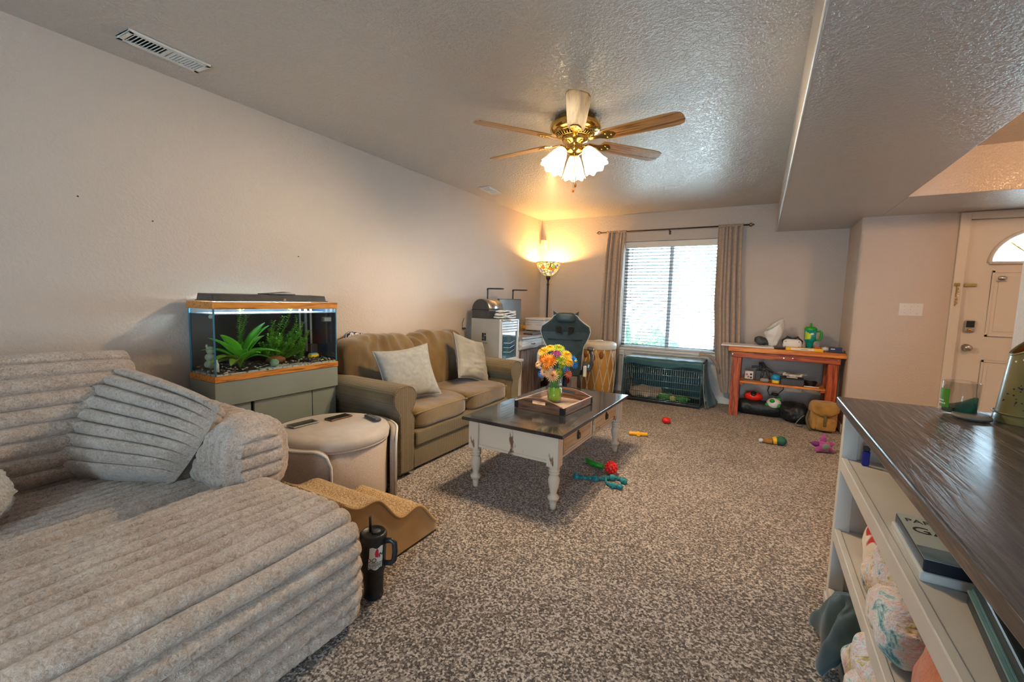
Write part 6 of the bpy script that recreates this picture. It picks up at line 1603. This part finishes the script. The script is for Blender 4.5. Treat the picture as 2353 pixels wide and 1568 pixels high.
# lower shelf cloths
M['white_red'] = pm('white_red_print', (.66, .58, .50), (.45, .01, .01), scale=11, rough=.85, lo=.56, hi=.60, detail=1)
tag(MB().sbox((.10, .16, .07), (.475, 1.87, .417), 3, 20, fn=lambda p: p + Vector((.02 * noise.noise(p * 9), 0, .03 * noise.noise(p * 8)))).build('red_print_cloth', M['white_red']), 'white cloth with red print on the console middle shelf', 'cloth')
def pastel():
    m = bpy.data.materials.new('pastel_mottle'); m.use_nodes = True
    nt = m.node_tree; N = nt.nodes; K = nt.links; b = N['Principled BSDF']
    tc = N.new('ShaderNodeTexCoord'); t = N.new('ShaderNodeTexNoise'); t.inputs['Scale'].default_value = 13; t.inputs['Detail'].default_value = 5; t.inputs['Roughness'].default_value = .75; t.inputs['Distortion'].default_value = .8; K.new(tc.outputs['Object'], t.inputs[0])
    rp = N.new('ShaderNodeValToRGB'); e = rp.color_ramp.elements
    cols = [(.34, (.02, .16, .17)), (.41, (.30, .44, .43)), (.46, (.66, .64, .64)), (.50, (.62, .36, .30)), (.535, (.66, .63, .66)), (.58, (.58, .38, .05)), (.65, (.05, .13, .32))]
    e[0].position, e[0].color = cols[0][0], (*cols[0][1], 1); e[1].position, e[1].color = cols[-1][0], (*cols[-1][1], 1)
    for p_, c in cols[1:-1]: k = e.new(p_); k.color = (*c, 1)
    K.new(t.outputs[0], rp.inputs[0]); K.new(rp.outputs[0], b.inputs['Base Color']); b.inputs['Roughness'].default_value = .9; b.inputs['Sheen Weight'].default_value = .4
    t2 = N.new('ShaderNodeTexNoise'); t2.inputs['Scale'].default_value = 70; K.new(tc.outputs['Object'], t2.inputs[0])
    bp = N.new('ShaderNodeBump'); bp.inputs['Strength'].default_value = .7; bp.inputs['Distance'].default_value = .01; K.new(t2.outputs[0], bp.inputs['Height']); K.new(bp.outputs[0], b.inputs['Normal'])
    return m
M['pastel'] = pastel()
def lump(a, s1, s2, hz=.11):
    def fn(p):
        q = p + Vector((a * noise.noise(p * s1), a * noise.noise(p * s1 + Vector((5, 0, 0))), a * noise.noise(p * s2 + Vector((0, 7, 0))) + .4 * a * noise.noise(p * 28)))
        q.z = max(q.z, -hz); return q
    return fn
tag(MB().sbox((.135, .205, .115), (.455, 1.50, .463), 2.8, 34, fn=lump(.045, 9, 12)).build('pastel_blanket', M['pastel']), 'fluffy multicoloured blanket on the console middle shelf', 'blanket')
tag(MB().sbox((.15, .16, .11), (.43, 1.47, .20), 2.8, 34, fn=lump(.05, 9, 13)).build('pastel_blanket', M['pastel']), 'fluffy multicoloured blanket on the console bottom shelf', 'blanket')
M['rust'] = pm('rust_knit', (.42, .10, .03), (.52, .15, .05), scale=9, rough=.9, sheen=.4, bump=.6, bscale=140, dist=.004)
tag(MB().sbox((.13, .17, .125), (.455, 1.115, .472), 2.4, 26, fn=lump(.03, 7, 9, .125)).build('rust_blanket', M['rust']), 'rust orange knitted blanket on the console middle shelf', 'blanket')
M['tealcloth'] = pm('dark_teal_cloth', (.008, .03, .04), (.016, .05, .065), scale=9, rough=.7, sheen=.3)
def drape(u, v):
    a = u * 1.0
    y = 1.66 + .30 * u + .02 * math.sin(7 * v)
    if v < .5: x = .50 - .36 * v * 1.0 - .02 * math.sin(5 * u); z = .20 - .04 * v + .05 * math.sin(PI * u)
    else: x = .32 - .045 * math.sin((v - .5) * PI) - .018 * math.sin(9 * u); z = .18 - .30 * (v - .5) + .05 * math.sin(PI * u) * (1 - v)
    return Vector((x + .014 * math.sin(13 * u + 4 * v), y, max(.012, z + .02 * noise.noise(Vector((u * 6, v * 6, 2))))))
tag(MB().grid(drape, 40, 36).build('dark_teal_garment', M['tealcloth'], None, solid=.008), 'dark teal garment spilling from the console bottom shelf', 'garment')
tag(MB().box(.44, .60, 1.94, 2.04, .0855, .13).build('cream_box', pm('cream_card', (.60, .50, .38), (.65, .55, .43), scale=6, rough=.6), None, .004), 'small cream box at the back of the console bottom shelf', 'box')
